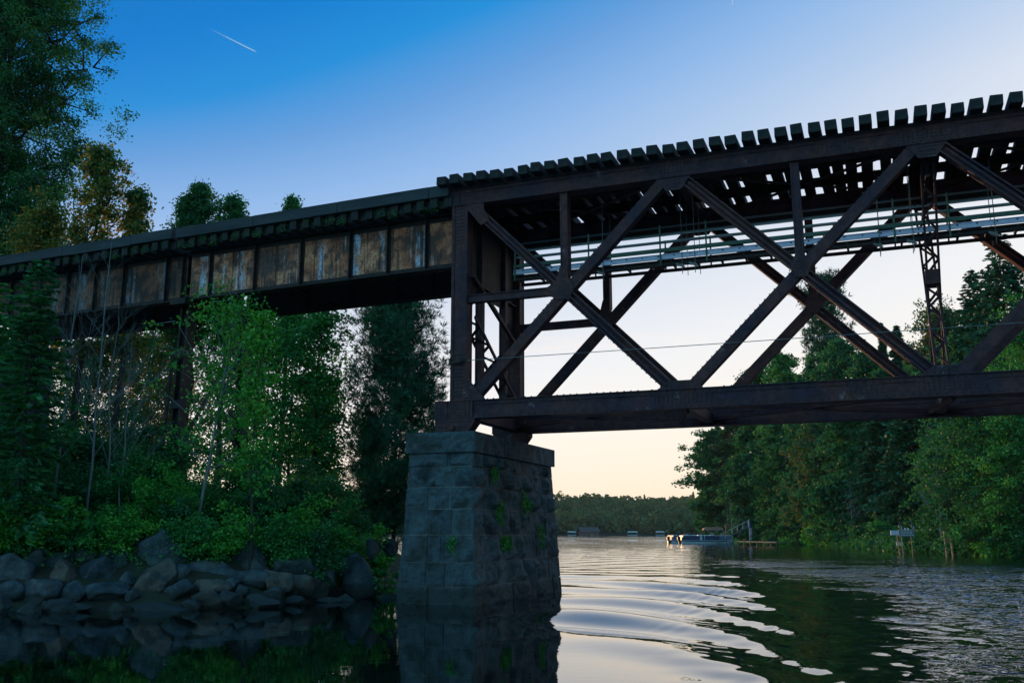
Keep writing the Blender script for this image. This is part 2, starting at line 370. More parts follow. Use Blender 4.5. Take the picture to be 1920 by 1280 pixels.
a = MB(); a.box(.3, XEND, W - .05, W - .03, TB - .2, TB - .02); TP(a, 'flange_gap_strip', 'steel_dark')  # dark strip added between the pale flange lines
# end portal between the two end posts
a = MB(); y1 = .34; y2 = W
a.box(.02, .05, y1, y2, 8.35, TB + .1); a.box(-.1, .16, y1, y2, 8.33, 8.36); a.box(-.1, .16, y1, y2, TB, TB + .03)
a.prism_x([(y1, 8.35), (y1, 7.1), (y1 + .25, 7.1), (y1 + .45, 7.75), (y1 + .9, 8.1), (y2 - .9, 8.1), (y2 - .45, 7.75), (y2 - .25, 7.1), (y2, 7.1), (y2, 8.35)], .021, .049)
TP(a, 'portal_plate', 'steel_dark')
for s_ in (0, 1):
    yy = 1.22 if s_ == 0 else 2.95
    a = MB(); a.box(-.03, .13, yy, yy + .14, BT - .3, TB); a.box(-.05, -.02, yy - .03, yy + .17, BT - .3, TB); a.box(.12, .15, yy - .03, yy + .17, BT - .3, TB); TP(a, 'portal_post')
def lattice(mb, p, q, w, side, n, t=.035):
    p = Vector(p); q = Vector(q); dd = (q - p).normalized(); s_ = Vector(side).normalized(); b = dd.cross(s_)
    for k in (-1, 1): mb.beam(p + b * k * w / 2, q + b * k * w / 2, .05, .09, side)
    for i in range(n):
        u0 = p.lerp(q, i / n) + b * (w / 2) * (1 if i % 2 else -1); u1 = p.lerp(q, (i + 1) / n) + b * (w / 2) * (-1 if i % 2 else 1)
        mb.beam(u0, u1, t, .015, side)
a = MB(); lattice(a, (.12, y1, 7.3), (.12, y2, 5.1), .40, (0, 2.1, 3.56), 11, .08); TP(a, 'portal_brace')
a = MB(); lattice(a, (.18, y1, 5.1), (.18, y2, 7.3), .40, (0, -2.1, 3.56), 11, .08); TP(a, 'portal_brace')
a = MB(); a.beam((.3, .2, 8.4), (.3, 3.6, 7.0), .1, .1); TP(a, 'portal_brace')
a = MB(); a.box(-.1, .2, y1, y2, 4.62, 5.0); TP(a, 'end_floor_beam')
# sway frames at the inner panel points
for k in (2, 4):
    xs = k * PN - .02 if k == 2 else k * PN
    for (za, zb) in ((BT, TB - .1), (TB - .1, BT)):
        dd = Vector((0, W - .34, zb - za)); a = MB(); lattice(a, (xs + (.03 if za > zb else -.03), .34, za), (xs + (.03 if za > zb else -.03), W, zb), .27, (0, -dd.z, dd.y), 17, .06); TP(a, 'sway_brace', 'steel')
    a = MB(); a.box(xs - .15, xs + .15, W / 2 - .1, W / 2 + .4, XC - .15, XC + .2); TP(a, 'centre_plate', 'steel')
    a = MB(); lattice(a, (xs, .34, TB - .45), (xs, W, TB - .45), .4, (1, 0, 0), 20, .05); TP(a, 'sway_brace', 'steel_dark')
# bottom laterals, floor beams, stringers
for k in range(4):
    x0 = k * PN
    for (ya, yb) in ((.3, W), (W, .3)):
        zz = BB + .08 + (.05 if ya > yb else 0)
        a = MB(); a.beam((x0 + .1, ya, zz), (x0 + PN, yb, zz), .24, .02, (0, 0, 1)); a.beam((x0 + .1, ya, zz + .05), (x0 + PN, yb, zz + .05), .03, .1, (0, 0, 1)); TP(a, 'lateral_brace')
        a = MB(); a.beam((x0 + .1, ya, TB + .14), (x0 + PN, yb, TB + .14), .14, .02, (0, 0, 1)); TP(a, 'lateral_brace', 'steel_dark')
    a = MB(); a.box(x0 + PN - .1, x0 + PN + .1, .34, W, BB + .05, BB + .32); TP(a, 'cross_strut')
    a = MB(); a.beam((x0 + PN + .1, .34, BB - .02), (x0 + PN - .35, 1.5, BB - .15), .1, .06); TP(a, 'lateral_brace')
for k in range(5):
    a = MB(); xx = k * PN + .02; a.box(xx - .015, xx + .015, .34, W, TB + .1, TB + .42); a.box(xx - .1, xx + .1, .34, W, TB + .08, TB + .1); TP(a, 'floor_beam', 'steel_dark')
for yy in (1.25, 2.75):
    a = MB(); a.box(-.4, XEND, yy, yy + .03, TT - .2, TT - .01); a.box(-.4, XEND, yy - .14, yy + .16, TT - .012, TT + .01); TP(a, 'stringer', 'steel_dark')
# timber strip, ties, rails
a = MB(); a.box(-.5, XEND, -.06, .18, TT + .004, TT + .045); TP(a, 'timber_strip', 'tie')
r2 = random.Random(8)
n = int((XEND + .5) / .381)
tie_me = []
for v in range(14):
    b = MB(); b.box(-.127 - r2.uniform(0, .014), .127 + r2.uniform(0, .014), -.36 + r2.uniform(-.06, .05), W + .7, 0, .245 + r2.uniform(-.018, .012)); me = bpy.data.meshes.new('tie'); me.from_pydata(b.v, [], b.f); me.materials.append(M['tie']); tie_me.append(me)
for i in range(n):
    o = bpy.data.objects.new('railway_tie', tie_me[r2.randrange(14)]); COL.objects.link(o); o.parent = truss
    o.location = (-.38 + i * .381 + r2.uniform(-.012, .012), r2.uniform(-.02, .02), TT + .05 - base + r2.uniform(-.012, .006)); o.rotation_euler = (r2.uniform(-.004, .004), r2.uniform(-.045, .045), r2.uniform(-.02, .02))
    m_ = o.modifiers.new('b', 'BEVEL'); m_.width = .012
for yy in (1.25, 2.69):
    a = MB(); a.box(-.4, XEND, yy - .07, yy + .07, TT + .315, TT + .33); a.box(-.4, XEND, yy - .01, yy + .01, TT + .33, TT + .43); a.box(-.4, XEND, yy - .035, yy + .035, TT + .43, TT + .47); TP(a, 'rail', 'steel_dark')
for q in range(4):
    a = MB(); a.box(-.4, XEND, 1.46 + q * .28, 1.72 + q * .28, TT + .318, TT + .36); TP(a, 'sky_gap_plank', 'tie')  # planks added to block part of the sky seen between ties
# ------------------------------------------------------------------ hanging walkway
wk = empty('hanging_walkway', (bw(1, 1.6, 8.5)), BA, label='narrow pale metal walkway with rails hung beneath the bridge deck between the trusses', cat='walkway')
wo = (-1, -1.6, -8.5)
def WP(mb, name, mat): return mb.build(name, M[mat], wk, wo)
for yy in (1.6, 2.25):
    a = MB(); a.box(.92, XEND, yy, yy + .012, 8.70, 8.83); a.box(.92, XEND, yy - .03, yy, 8.695, 8.71); a.box(.92, XEND, yy - .03, yy, 8.82, 8.835)
    x = 1.2
    while x < XEND and yy < 2: a.rivet(x, yy, 8.79, .016); x += .42
    WP(a, 'side_channel', 'galv')
    a = MB(); a.box(.92, XEND, yy - .02, yy + .05, 8.90, 8.975); WP(a, 'guard_board', 'green_paint')
    for zz in (9.18, 9.35): a = MB(); a.tube([(.95, yy, zz), (XEND, yy, zz)], .024, 6); WP(a, 'hand_rail', 'rail_grey')
    for xx in (.97, 3.1, 5.05, 6.25, 8.6, 10.75, 11.95, 14.2, 16.5, 18.8, 21.1):
        a = MB(); a.box(xx - .02, xx + .02, yy - .045, yy - .021, 8.52, 9.62 if yy < 2 else 9.4); WP(a, 'rail_post', 'green_paint')
a = MB(); x = .95
a.box(.92, XEND, 1.63, 2.22, 8.665, 8.69)
while x < XEND: a.box(x, x + .05, 1.6, 2.25, 8.60, 8.664); x += .62
a.box(.92, XEND, 1.58, 1.64, 8.52, 8.60); a.box(.92, XEND, 2.2, 2.26, 8.52, 8.60)
WP(a, 'deck_grating', 'steel_dark')
for xx in (3.5, 5.62, 5.95, 10.4, 11.15, 12.9, 16, 19):
    a = MB(); a.tube([(xx, 1.55, 8.25), (xx, 1.55, 10.4)], .01, 5); a.tube([(xx, 2.3, 8.4), (xx, 2.3, 10.4)], .01, 5); a.box(xx - .12, xx + .03, 1.5, 1.56, 8.46, 8.51); a.beam((xx - .15, 1.53, 8.53), (xx + .06, 1.53, 8.42), .05, .04); WP(a, 'hanger_rod', 'wire')
# cable along the truss
ca = MB(); ca.tube([(.0 + 0 * i, -.08, 0) if i == 0 else (i * 1.3, -.08, -.03 * math.sin(math.pi * i / 18)) for i in range(19)], .009, 5)
cb = empty('steel_cable', bw(0, 0, 6.06), BA, label='thin steel cable strung from the end post clamp across the truss opening', cat='cable')
ca.build('strand', M['wire'], cb)
a = MB(); a.box(-.24, .24, -.06, -.03, -.06, -.02); a.box(-.24, .24, -.06, -.03, .05, .09); a.tube([(.1, -.1, 0), (.28, -.08, 0)], [.035, .02], 8); a.box(-.1, .1, -.09, -.03, -.05, .07); a.build('clamp', M['steel_dark'], cb)
# ------------------------------------------------------------------ approach girder spans
GA = R_(-23.745); GU = Vector((math.cos(GA), math.sin(GA), 0)); GN = Vector((-math.sin(GA), math.cos(GA), 0))
def gw(x, y, z): return O + GU * x + GN * y + Vector((0, 0, z))
GT, GB = 10.28, 8.80; gy = (.5, 3.2)
def girder_span(x0, x1, stiffs, label, seed):
    r = random.Random(seed); L = x1 - x0; t_ = empty('girder_span', gw(x0, gy[0], GB), GA, label=label, cat='girder bridge', group='plate girder approach spans')
    lo = (0, -gy[0], -GB)
    def P(mb, nm, mt, **k): return mb.build(nm, M[mt], t_, lo, **k)
    for gi, yy in enumerate(gy):
        a = MB(); a.box(0, L, yy + .12, yy + .14, GB, GT); P(a, 'web_plate', ('web' if seed == 11 else 'web_dark') if gi == 0 else 'steel_dark')
        for (z0, z1) in ((GB - .03, GB), (GT, GT + .03)):
            a = MB(); a.box(0, L, yy - .05, yy + .31, z0, z1); a.box(0, L, yy + .105, yy + .12, z0 if z0 > 9 else GB, GB + .13) if z0 < 9 else a.box(0, L, yy + .105, yy + .12, GT - .13, GT)
            x = .05
            while x < L and gi == 0: a.rivet(x, yy + .105, GB + .07 if z0 < 9 else GT - .07, .017); x += .14
            P(a, 'flange', 'steel_dark')
        for sx in stiffs:
            a = MB(); a.box(sx - x0 - .015, sx - x0 + .015, yy - .01, yy + .12, GB, GT); a.box(sx - x0 - .07, sx - x0 + .07, yy + .10, yy + .119, GB + .13, GT - .13)
            P(a, 'stiffener', 'steel_dark')
    for k in range(int(L / 1.6)):
        a = MB(); xx = k * 1.6 + .4; a.beam((xx, gy[0] + .15, GB + .08), (xx + (1.6 if k % 2 else -.0) , gy[1] + .1, GB + .08), .1, .03, (0, 0, 1)); a.beam((xx, gy[0] + .15, GB + .15), (xx, gy[1] + .1, GT - .2), .07, .04, (1, 0, 0)); P(a, 'cross_brace', 'steel_dark')
    b = MB(); b.box(-.11, .11, -.06, 3.95, GT + .034, GT + .30); me = bpy.data.meshes.new('tie'); me.from_pydata(b.v, [], b.f); me.materials.append(M['tie'])
    x = .15
    while x < L:
        o = bpy.data.objects.new('railway_tie', me); COL.objects.link(o); o.parent = t_; o.location = (x, -gy[0] + r.uniform(-.05, .04), -GB); x += .42
    x = 0; 
    while x < L:
        l = min(2.95, L - x); a = MB(); dz = r.uniform(-.012, .012)
        a.box(x + .006, x + l - .006, -.17, .0, GT + .31 + dz, GT + .635 + dz); P(a, 'curb_timber', 'curb', bevel=.012); x += l
    for yy in (1.2, 2.64):
        a = MB(); a.box(0, L, yy - .035, yy + .035, GT + .3, GT + .46); P(a, 'rail', 'steel_dark')
    a = MB(); a.box(0, L, .05, .09, GT + .032, GT + .62); P(a, 'sky_gap_board', 'tie'); a = MB(); a.box(0, L, .0, .03, GT + .30, GT + .42); P(a, 'sky_gap_board', 'tie')  # boards added to close the sky gaps behind the tie ends
    # moss tufts clinging to the tie ends
    rr = np.random.default_rng(seed); c = []
    for k in range(int(L / .42)):
        if rr.random() < .75: c.append((.15 + k * .42, -gy[0] - .07, GT + .14 + rr.uniform(-.1, .08) - GB, ))
    c = np.array(c); me = leaf_mesh(rr, np.repeat(c, 60, 0) + rr.normal(0, 1, (len(c) * 60, 3)) * (.10, .03, .07), .04, .03)
    link('moss', me, M['leaf'], t_)
    return t_
def unit(a): return a / np.maximum(np.linalg.norm(a, axis=1, keepdims=True), 1e-9)
def leaf_mesh(rr, C, ln, wd, dirs=None, flat=0., var=.35):
    n = len(C); d = rr.normal(0, 1, (n, 3)) if dirs is None else dirs; d[:, 2] *= (1 - flat); d = unit(d)
    s = unit(np.cross(d, rr.normal(0, 1, (n, 3)) * (1, 1, 1 - flat * .6) + (0, 0, flat)))
    L = (ln * (1 + rr.uniform(-var, var, (n, 1)))) / 2; Wd = wd * (1 + rr.uniform(-var, var, (n, 1))) / 2
    up = np.cross(d, s) * Wd * .35
    V = np.stack([C - d * L, C + s * Wd + up - d * L * .15, C + d * L, C - s * Wd + up - d * L * .15], 1).reshape(-1, 3)
    return mesh_np('leaves', V, np.arange(4 * n).reshape(-1, 4))
girder_span(-9.72, -.26, [-8.9, -7.19, -5.51, -3.81, -2.55, -1.32, -.45], 'rusty plate girder approach span with peeling pale streaks, ending at the truss end post', 11)
girder_span(-20.4, -9.86, [-19.3, -17.6, -16.2, -14.94, -13.7, -12.46, -10.65, -9.98], 'darker plate girder approach span running left behind the bare saplings to the bank', 12)
# trestle bent
tb = empty('trestle_bent', gw(-9.8, 1.9, 3.6), GA, label='rusty steel trestle bent standing in the trees under the joint of the girder spans', cat='bridge support')
def BPt(mb, nm, mt='steel'): return mb.build(nm, M[mt], tb, (0, -1.9, -3.6))
for (yt, yb) in ((.72, .55), (3.38, 3.55)):
    a = MB(); 
    for s_ in (-1, 1): a.beam((s_ * .14, yt, 8.68), (s_ * .14, yb, 3.4), .05, .34, (0, 1, 0))
    a.beam((0, yt, 8.68), (0, yb, 3.4), .25, .03, (0, 1, 0))
    for z in (7, 5.4): a.box(-.19, .19, yt - .3, yt - .1, z, z + .25)
    BPt(a, 'post', 'steel_dark')
a = MB(); a.box(-.3, .3, .2, 3.9, 8.60, 8.77); BPt(a, 'cap_beam', 'steel_dark')
a = MB(); a.beam((0, .8, 8.3), (0, 3.4, 4.2), .12, .04, (1, 0, 0)); BPt(a, 'brace', 'steel_dark'); a = MB(); a.beam((0, 3.3, 8.3), (0, .7, 4.2), .12, .04, (1, 0, 0)); BPt(a, 'brace', 'steel_dark')
# ------------------------------------------------------------------ stone pier
def vnoise(P, s, seed=0.):
    return mnoise.noise(Vector((P[0] * s + seed, P[1] * s - seed, P[2] * s + seed * .5)))
def stone_block(mb, p00, p10, p01, p11, nrm, seed, proud=.0, bul=.055, nx=12, nz=8):
    """rock-faced block front: quad corners p00 (low left) p10 (low right) p01 p11 (top), bulging along nrm"""
    vs = []; fs = []
    p00, p10, p01, p11, nrm = (Vector(q) for q in (p00, p10, p01, p11, nrm))
    for j in range(nz + 1):
        for i in range(nx + 1):
            a, b = i / nx, j / nz; P = (p00.lerp(p10, a)).lerp(p01.lerp(p11, a), b)
            e = min(min(a, 1 - a) * 6, 1) * min(min(b, 1 - b) * 5, 1)
            h = proud + (bul * (.5 + 2.2 * vnoise(P, 1.9, seed * 7.3)) - bul * .7 * abs(vnoise(P, 4.2, seed * 3.1)) + .035 * vnoise(P, 9, seed)) * e
            h = max(h, proud * .5 - .006)
            vs.append(P + nrm * h)
    for j in range(nz):
        for i in range(nx): k = j * (nx + 1) + i; fs.append((k, k + 1, k + nx + 2, k + nx + 1))
    n0 = len(vs); ring = [i for i in range(nx + 1)] + [j * (nx + 1) + nx for j in range(1, nz + 1)] + [nz * (nx + 1) + i for i in range(nx - 1, -1, -1)] + [j * (nx + 1) for j in range(nz - 1, 0, -1)]
    for r in ring: vs.append(vs[r] - nrm * (.12 + proud))
    m = len(ring)
    for q in range(m): fs.append((ring[q], n0 + q, n0 + (q + 1) % m, ring[(q + 1) % m]))
    mb.raw(vs, fs)
def masonry(name, loc, rz, frame, courses, capz, label, cat, seed, xcuts=None, ycuts=None):
    r = random.Random(seed); t_ = empty(name, loc, rz, label=label, cat=cat); z0 = loc[2]
    (xa0, xa1, ya0, ya1), (xb0, xb1, yb0, yb1) = frame        # plan at z=0, plan at the top course
    zt = courses[-1]
    def pl(z): f = z / zt; return [p + (q - p) * f for p, q in zip((xa0, xa1, ya0, ya1), (xb0, xb1, yb0, yb1))]
    core = MB(); A = pl(courses[0]); B = pl(zt); g = .014
    core.raw([(A[0]+g, A[2]+g, courses[0]), (A[1]-g, A[2]+g, courses[0]), (A[1]-g, A[3]-g, courses[0]), (A[0]+g, A[3]-g, courses[0]),
              (B[0]+g, B[2]+g, zt), (B[1]-g, B[2]+g, zt), (B[1]-g, B[3]-g, zt), (B[0]+g, B[3]-g, zt)], [(3,2,1,0),(4,5,6,7),(0,1,5,4),(1,2,6,5),(2,3,7,6),(3,0,4,7)])
    core.build('mortar_core', M['mortar'], t_, (0, 0, -z0))
    mb = MB(); sd_ = 0; gp = .009
    for ci in range(len(courses) - 1):
        za, zb = courses[ci] + gp, courses[ci + 1] - gp; A = pl(za); B = pl(zb)
        def cuts(n, table):
            if table: return table[ci % len(table)]
            c = [0.]; 
            while c[-1] < 1: c.append(c[-1] + r.uniform(.6, 1.4) / n)
            c = [v / c[-1] for v in c]; return c
        for face, nrm in ((0, (0, -1, 0)), (1, (1, 0, 0)), (2, (0, 1, 0)), (3, (-1, 0, 0))):
            ln = (A[1] - A[0]) if face in (0, 2) else (A[3] - A[2])
            cc = cuts(max(2, round(ln / .85)), xcuts if face == 0 else (ycuts if face == 1 else None))
            for u0, u1 in zip(cc[:-1], cc[1:]):
                def pt(u, P, z):
                    if face == 0: return (P[0] + (P[1] - P[0]) * u, P[2], z)
                    if face == 1: return (P[1], P[2] + (P[3] - P[2]) * u, z)
                    if face == 2: return (P[1] - (P[1] - P[0]) * u, P[3], z)
                    return (P[0], P[3] - (P[3] - P[2]) * u, z)
                gg = gp / ln; sd_ += 1
                a0, a1 = u0 + (gg if u0 > 0 else 0), u1 - (gg if u1 < 1 else 0)
                stone_block(mb, pt(a0, A, za), pt(a1, A, za), pt(a0, B, zb), pt(a1, B, zb), nrm, sd_ + seed, r.uniform(-.01, .03), .06 if face == 0 else .10)
    mb.build('stone_courses', M['granite'], t_, (0, 0, -z0))
    C_ = pl(zt); e = .10; cp = MB(); k = 11
    nx = max(1, round((C_[1] - C_[0]) / 2.)); ny = max(1, round((C_[3] - C_[2]) / 2.0))
    ys = [C_[2] - e + (C_[3] - C_[2] + 2 * e) * i / ny for i in range(ny + 1)]
    for i in range(ny):
        x0, x1, y0, y1 = C_[0] - e, C_[1] + e, ys[i] + (.004 if i else 0), ys[i + 1] - .004; d1 = r.uniform(-.012, .012)
        cp.box(x0 + .02, x1 - .02, y0 + .02, y1 - .02, zt + .001, capz - .004)
        stone_block(cp, (x1, y0, zt), (x1, y1, zt), (x1, y0, capz), (x1, y1, capz), (1, 0, 0), k + i, -.015 + d1, .035, 9, 5)
        stone_block(cp, (x0, y1, zt), (x0, y0, zt), (x0, y1, capz), (x0, y0, capz), (-1, 0, 0), k + i + 20, -.015, .03, 9, 5)
    stone_block(cp, (C_[0]-e, ys[0], zt), (C_[1]+e, ys[0], zt), (C_[0]-e, ys[0], capz), (C_[1]+e, ys[0], capz), (0, -1, 0), 3, -.01, .03, 12, 5)
    stone_block(cp, (C_[1]+e, ys[-1], zt), (C_[0]-e, ys[-1], zt), (C_[1]+e, ys[-1], capz), (C_[0]-e, ys[-1], capz), (0, 1, 0), 4, -.01, .03, 12, 5)
    cp.build('capstone', M['granite'], t_, (0, 0, -z0))
    return t_
xc = [[0, .45, 1], [0, .35, .7, 1], [0, .40, 1], [0, .36, .62, 1], [0, .36, .55, 1], [0, .38, .70, 1], [0, .33, .66, 1], [0, .30, .72, 1], [0, .62, 1]]
pier = masonry('stone_pier', (O.x, O.y, -1.0), BA, ((-1.33, .73, -.55, 6.0), (-1.15, .57, -.34, 5.62)), [-1.0, -.45, -.08, .42, 1.0, 1.66, 2.29, 2.83, 3.34, 3.69], 4.2,
        'tall grey granite block pier with overhanging capstone, standing in the water under the truss end', 'pier', 5, xc)
abm = masonry('stone_abutment', tuple(gw(-21.2, 0, 3.0)), GA, ((-1.2, 1.3, -.8, 4.6), (-1.1, 1.2, -.7, 4.5)), [3.0, 3.6, 4.2, 4.8, 5.4, 6.0, 6.6, 7.2, 7.8, 8.3], 8.72,
        'stone abutment half hidden by foliage, at the far left end of the girder spans', 'abutment', 9)
def ivy(loc3, nrm, n, sx, sz, seed, label):
    rr = np.random.default_rng(seed); t1 = np.array(Vector(nrm).cross(Vector((0, 0, 1))))
    k = 30; q = np.linspace(-1., 1., k)[:, None]; L_ = max(sx, sz); cc = (q * t1 * sx if sx > sz else rr.normal(0, .5, (k, 1)) * t1 * sx) + (q * np.array([0, 0, sz]) if sz >= sx else rr.normal(0, .5, (k, 1)) * np.array([0, 0, sz]))
    C = cc[rr.integers(0, k, n)] + rr.normal(0, 1, (n, 1)) * t1 * .06 + rr.normal(0, .07, (n, 1)) * np.array([0, 0, 1]) + np.array(nrm) * rr.uniform(.08, .2, (n, 1))
    link('ivy_tuft', leaf_mesh(rr, C, .07, .05), M['leaf'], None, loc3, label=label, cat='climbing plant', group='weeds growing on the pier')
n1 = tuple(U); n0 = tuple(-N)
for (x, y, z, nr, n, sx, sz, lb) in ((.60, .8, 3.2, n1, 160, .12, .12, 'small green weed tuft high on the shaded pier side, near the front corner'),
        (.62, 1.1, 2.2, n1, 170, .2, .25, 'weed tuft midway up the shaded pier side near the front corner'),
        (.6, 3.1, 2.5, n1, 240, .35, .22, 'wide weed patch in the middle of the shaded pier side'),
        (.62, 4.3, 1.6, n1, 220, .25, .3, 'weed patch low on the far half of the shaded pier side'),
        (.63, 1.5, 1.45, n1, 340, .26, .1, 'long thin weed line in a lower joint of the shaded pier side'),
        (0.15, -.45, 1.45, n0, 90, .05, .16, 'small hanging weed on the front face of the pier')):
    p = bw(x, y, z); ivy(tuple(p), nr, n, sx, sz, int(z * 100), lb)
# ------------------------------------------------------------------ land
def sdist(P, poly):
    P = np.asarray(P); best = np.full(len(P), 1e9); ins = np.zeros(len(P), bool); n = len(poly)
    for i in range(n):
        a = np.array(poly[i], float); b = np.array(poly[(i + 1) % n], float); d = b - a; L = d @ d
        t_ = np.clip(((P - a) @ d) / L, 0, 1); q = a + t_[:, None] * d; best = np.minimum(best, np.hypot(*(P - q).T))
        c = ((a[1] > P[:, 1]) != (b[1] > P[:, 1])) & (P[:, 0] < (b[0] - a[0]) * (P[:, 1] - a[1]) / ((b[1] - a[1]) or 1e-9) + a[0]); ins ^= c
    return np.where(ins, best, -best)
def fbm(x, y, s, seed=0):
    v = 0; a = 1
    for k in range(3):
        v = v + a * (np.sin(x / s * 1.7 + seed + 1.3 * np.sin(y / s * 1.1 + k)) * np.sin(y / s * 1.9 - seed * 1.7 + 1.1 * np.sin(x / s * .9 + 2 * k))); s = s / 2.1; a *= .5
    return v
LEFT = [(-140,-5),(-60,12),(-30,17.5),(-18,20),(-11,21.6),(-8,22.2),(-5.9,22.9),(-4.9,24.6),(-4.2,27),(-3.6,30),(-2.9,33.5),(-2.7,38),(-5,46),(-14,62),(-40,85),(-140,130)]
RIGHT = [(60,-40),(27,10),(31,35),(34.6,58),(36.6,69),(35.6,80),(35.2,90),(38.5,115),(44.9,151),(45.5,200),(45,243),(62,262),(140,300),(500,420),(500,-40)]
def hL(x, y):
    d = sdist(np.stack([x, y], 1), LEFT); h = np.interp(d, [-6, -1, 0, .8, 2.2, 5, 10, 18, 40, 80], [-3, -.6, -.12, .35, 1.15, 2.1, 3.4, 4.3, 4.9, 6])
    cut = np.clip((x + 9.5) / 4, 0, 1) * np.clip((y - 25) / 5, 0, 1); h = np.where(h > 2.3, 2.3 + (h - 2.3) * (1 - cut * .93), h)
    g = (np.stack([x, y], 1) - np.array([O.x, O.y])) ; gx = g @ np.array([GU.x, GU.y]); gy_ = g @ np.array([GN.x, GN.y])
    emb = np.clip((-20.5 - gx) / 9, 0, 1) * np.clip(1 - (np.abs(gy_ - 2) - 3) / 7, 0, 1); h = np.where(emb * (d > 0) > 0, np.maximum(h, 10.2 * emb), h)
    return h + .09 * fbm(x, y, 1.8) * (d > .5) + .25 * fbm(x, y, 7, 2) * (d > 4)
def hR(x, y):
    d = sdist(np.stack([x, y], 1), RIGHT); return np.interp(d, [-10, 0, 1.2, 5, 15, 40, 120], [-4, -.15, .7, 1.5, 3.5, 8, 14]) + .35 * fbm(x, y, 9) * (d > 1)
def sheet(name, xs, ys, fn, mat):
    gx, gy_ = np.meshgrid(xs, ys); z = fn(gx.ravel(), gy_.ravel()); V = np.stack([gx.ravel(), gy_.ravel(), z], 1)
    a = np.arange(len(xs) * len(ys)).reshape(len(ys), len(xs)); Q = np.stack([a[:-1, :-1], a[:-1, 1:], a[1:, 1:], a[1:, :-1]], -1).reshape(-1, 4)
    return link(name, mesh_np(name, V, Q), mat, smooth=True, kind='structure')
def soil():
    m, nt, bs, o = new_mat('bank_soil'); co = coord(nt)
    c = ramp(nt, tex(nt, .5, co, 8, .7), [(.35, (.02, .018, .012)), (.5, (.035, .030, .02)), (.62, (.025, .05, .016))])
    nt.links.new(c, bs.inputs['Base Color']); bs.inputs['Roughness'].default_value = .95; bump(nt, tex(nt, 6, co, 8, .7), .9, .08, bs); return m
M['soil'] = soil()
M['dirt'] = simple('dirt_path', (.13, .08, .06), (.22, .14, .10), 3, .95, bscale=12, bmp=.8)
xs = np.concatenate([np.arange(-140, -34, 4.), np.arange(-34, 0.5, .45)]); ys = np.concatenate([np.arange(-6, 17, 1.5), np.arange(17, 46, .4), np.arange(46, 132, 2.5)])
sheet('left_bank', xs, ys, hL, M['soil'])
sheet('right_bank', np.arange(22, 180, 1.6), np.arange(-40, 320, 2.4), hR, M['soil'])
def hF(x, y):
    s = 634 + 14 * np.sin(x / 90.) + 6 * np.sin(x / 37.); d = y - s
    h = np.interp(d, [-20, 0, 4, 60, 200, 420], [-3, -.3, 1.2, 9, 24, 32]) ; return h + 4.0 * fbm(x, y, 110, 1) * np.clip(d / 60, 0, 1)
sheet('far_hill', np.arange(-900, 901, 12.), np.arange(610, 1060, 9.), hF, M['soil'])
gm = simple('lake_bed', (.01, .014, .012), (.02, .024, .02), .2, 1, bmp=0)
MB().raw([(-4000, -3000, -4), (4000, -3000, -4), (4000, 6000, -4), (-4000, 6000, -4)], [(0, 1, 2, 3)]).build('ground', gm, kind='structure')
# dirt path on the bank beside the pier
def hP(x, y): return hL(x, y) + .05 + .05 * fbm(x, y, .6)
# ------------------------------------------------------------------ water
def wave(x, y):
    r = np.hypot(x, y) + 1e-6
    # wake swells: crests run across, then bend back towards the viewer on the right
    xr = np.maximum(x - .03 * y, 0)
    ph = y + 5.0 * (xr / (.145 * y + 1.)) ** 2.1
    lo = 1 / (1 + np.exp(-(x - np.where(y > 20, .02, .02 + .012 * (20 - y)) * y) / (.035 * y + .2) * 1.6))
    hi = 1 / (1 + np.exp((x - (.265 + .028 * np.sin(y * 1.1 + 1)) * y) / (.022 * y) ))
    env = lo * hi * np.clip((y - 7) / 4, 0, 1) * np.clip((44 - y) / 14, 0, 1)
    A = .052 + .0014 * y
    ph = ph + .35 * np.sin(x * .5 + y * .13 + 1)
    g = 2 * np.pi * ph / 5.0
    A = A * (.95 + .3 * np.sin(x * .8 - y * .33 + .8))
    h = A * env * (np.sin(g + .35 * np.sin(g)) * (.75 + .25 * np.sin(x * .9 + y * .31)) + .30 * np.sin(2 * np.pi * (ph * .62 - 1.1 * x) / 6.1 + 1))
    h = h + env * (.0035 * np.sin(2 * np.pi * (y * .9 + .5 * x + .4 * np.sin(x * 2.1)) / .85) + .0025 * np.sin(2 * np.pi * (y * .5 - .9 * x + .3 * np.sin(y * 1.7)) / .6)) * np.clip((x - .12 * y) / (.08 * y), 0, 1)
    # wake of the turning boat on the right
    rt = 1 / (1 + np.exp(-(x - .37 * y - .3) * 1.6)) * np.clip((70 - y) / 30, 0, 1)
    h = h + rt * (.014 * np.sin(2 * np.pi * (y + .35 * x + .8 * np.sin(x * .35)) / 1.9) + .014 * np.sin(2 * np.pi * (y * .8 - .6 * x + .6 * np.sin(y * .5)) / 1.1) + .012 * np.sin(2 * np.pi * (x * .9 + y * .5) / .7))
    far = np.clip((y - 30) / 25, 0, 1) * np.clip((170 - y) / 60, 0, 1)
    h = h + .012 * far * (np.sin(2 * np.pi * (y + .25 * x + np.sin(x * .2)) / 3.1) + .6 * np.sin(2 * np.pi * (y - .3 * x) / 1.9))
    return h
ys = np.concatenate([np.arange(4., 9, .25), np.arange(9, 44, .085), 44 * 1.0075 ** np.arange(0, 430)]); ys = ys[ys < 1050]
az = np.tan(np.radians(np.concatenate([np.linspace(-78, -36, 16), np.linspace(-34, -6, 40), np.linspace(-5.5, 33, 330), np.linspace(35, 78, 16)])))
YY, AA = np.meshgrid(ys, az, indexing='ij'); XX = YY * AA; ZZ = wave(XX.ravel(), YY.ravel())
V = np.stack([XX.ravel(), YY.ravel(), ZZ], 1); a = np.arange(YY.size).reshape(YY.shape)
Q = np.stack([a[:-1, :-1], a[:-1, 1:], a[1:, 1:], a[1:, :-1]], -1).reshape(-1, 4)
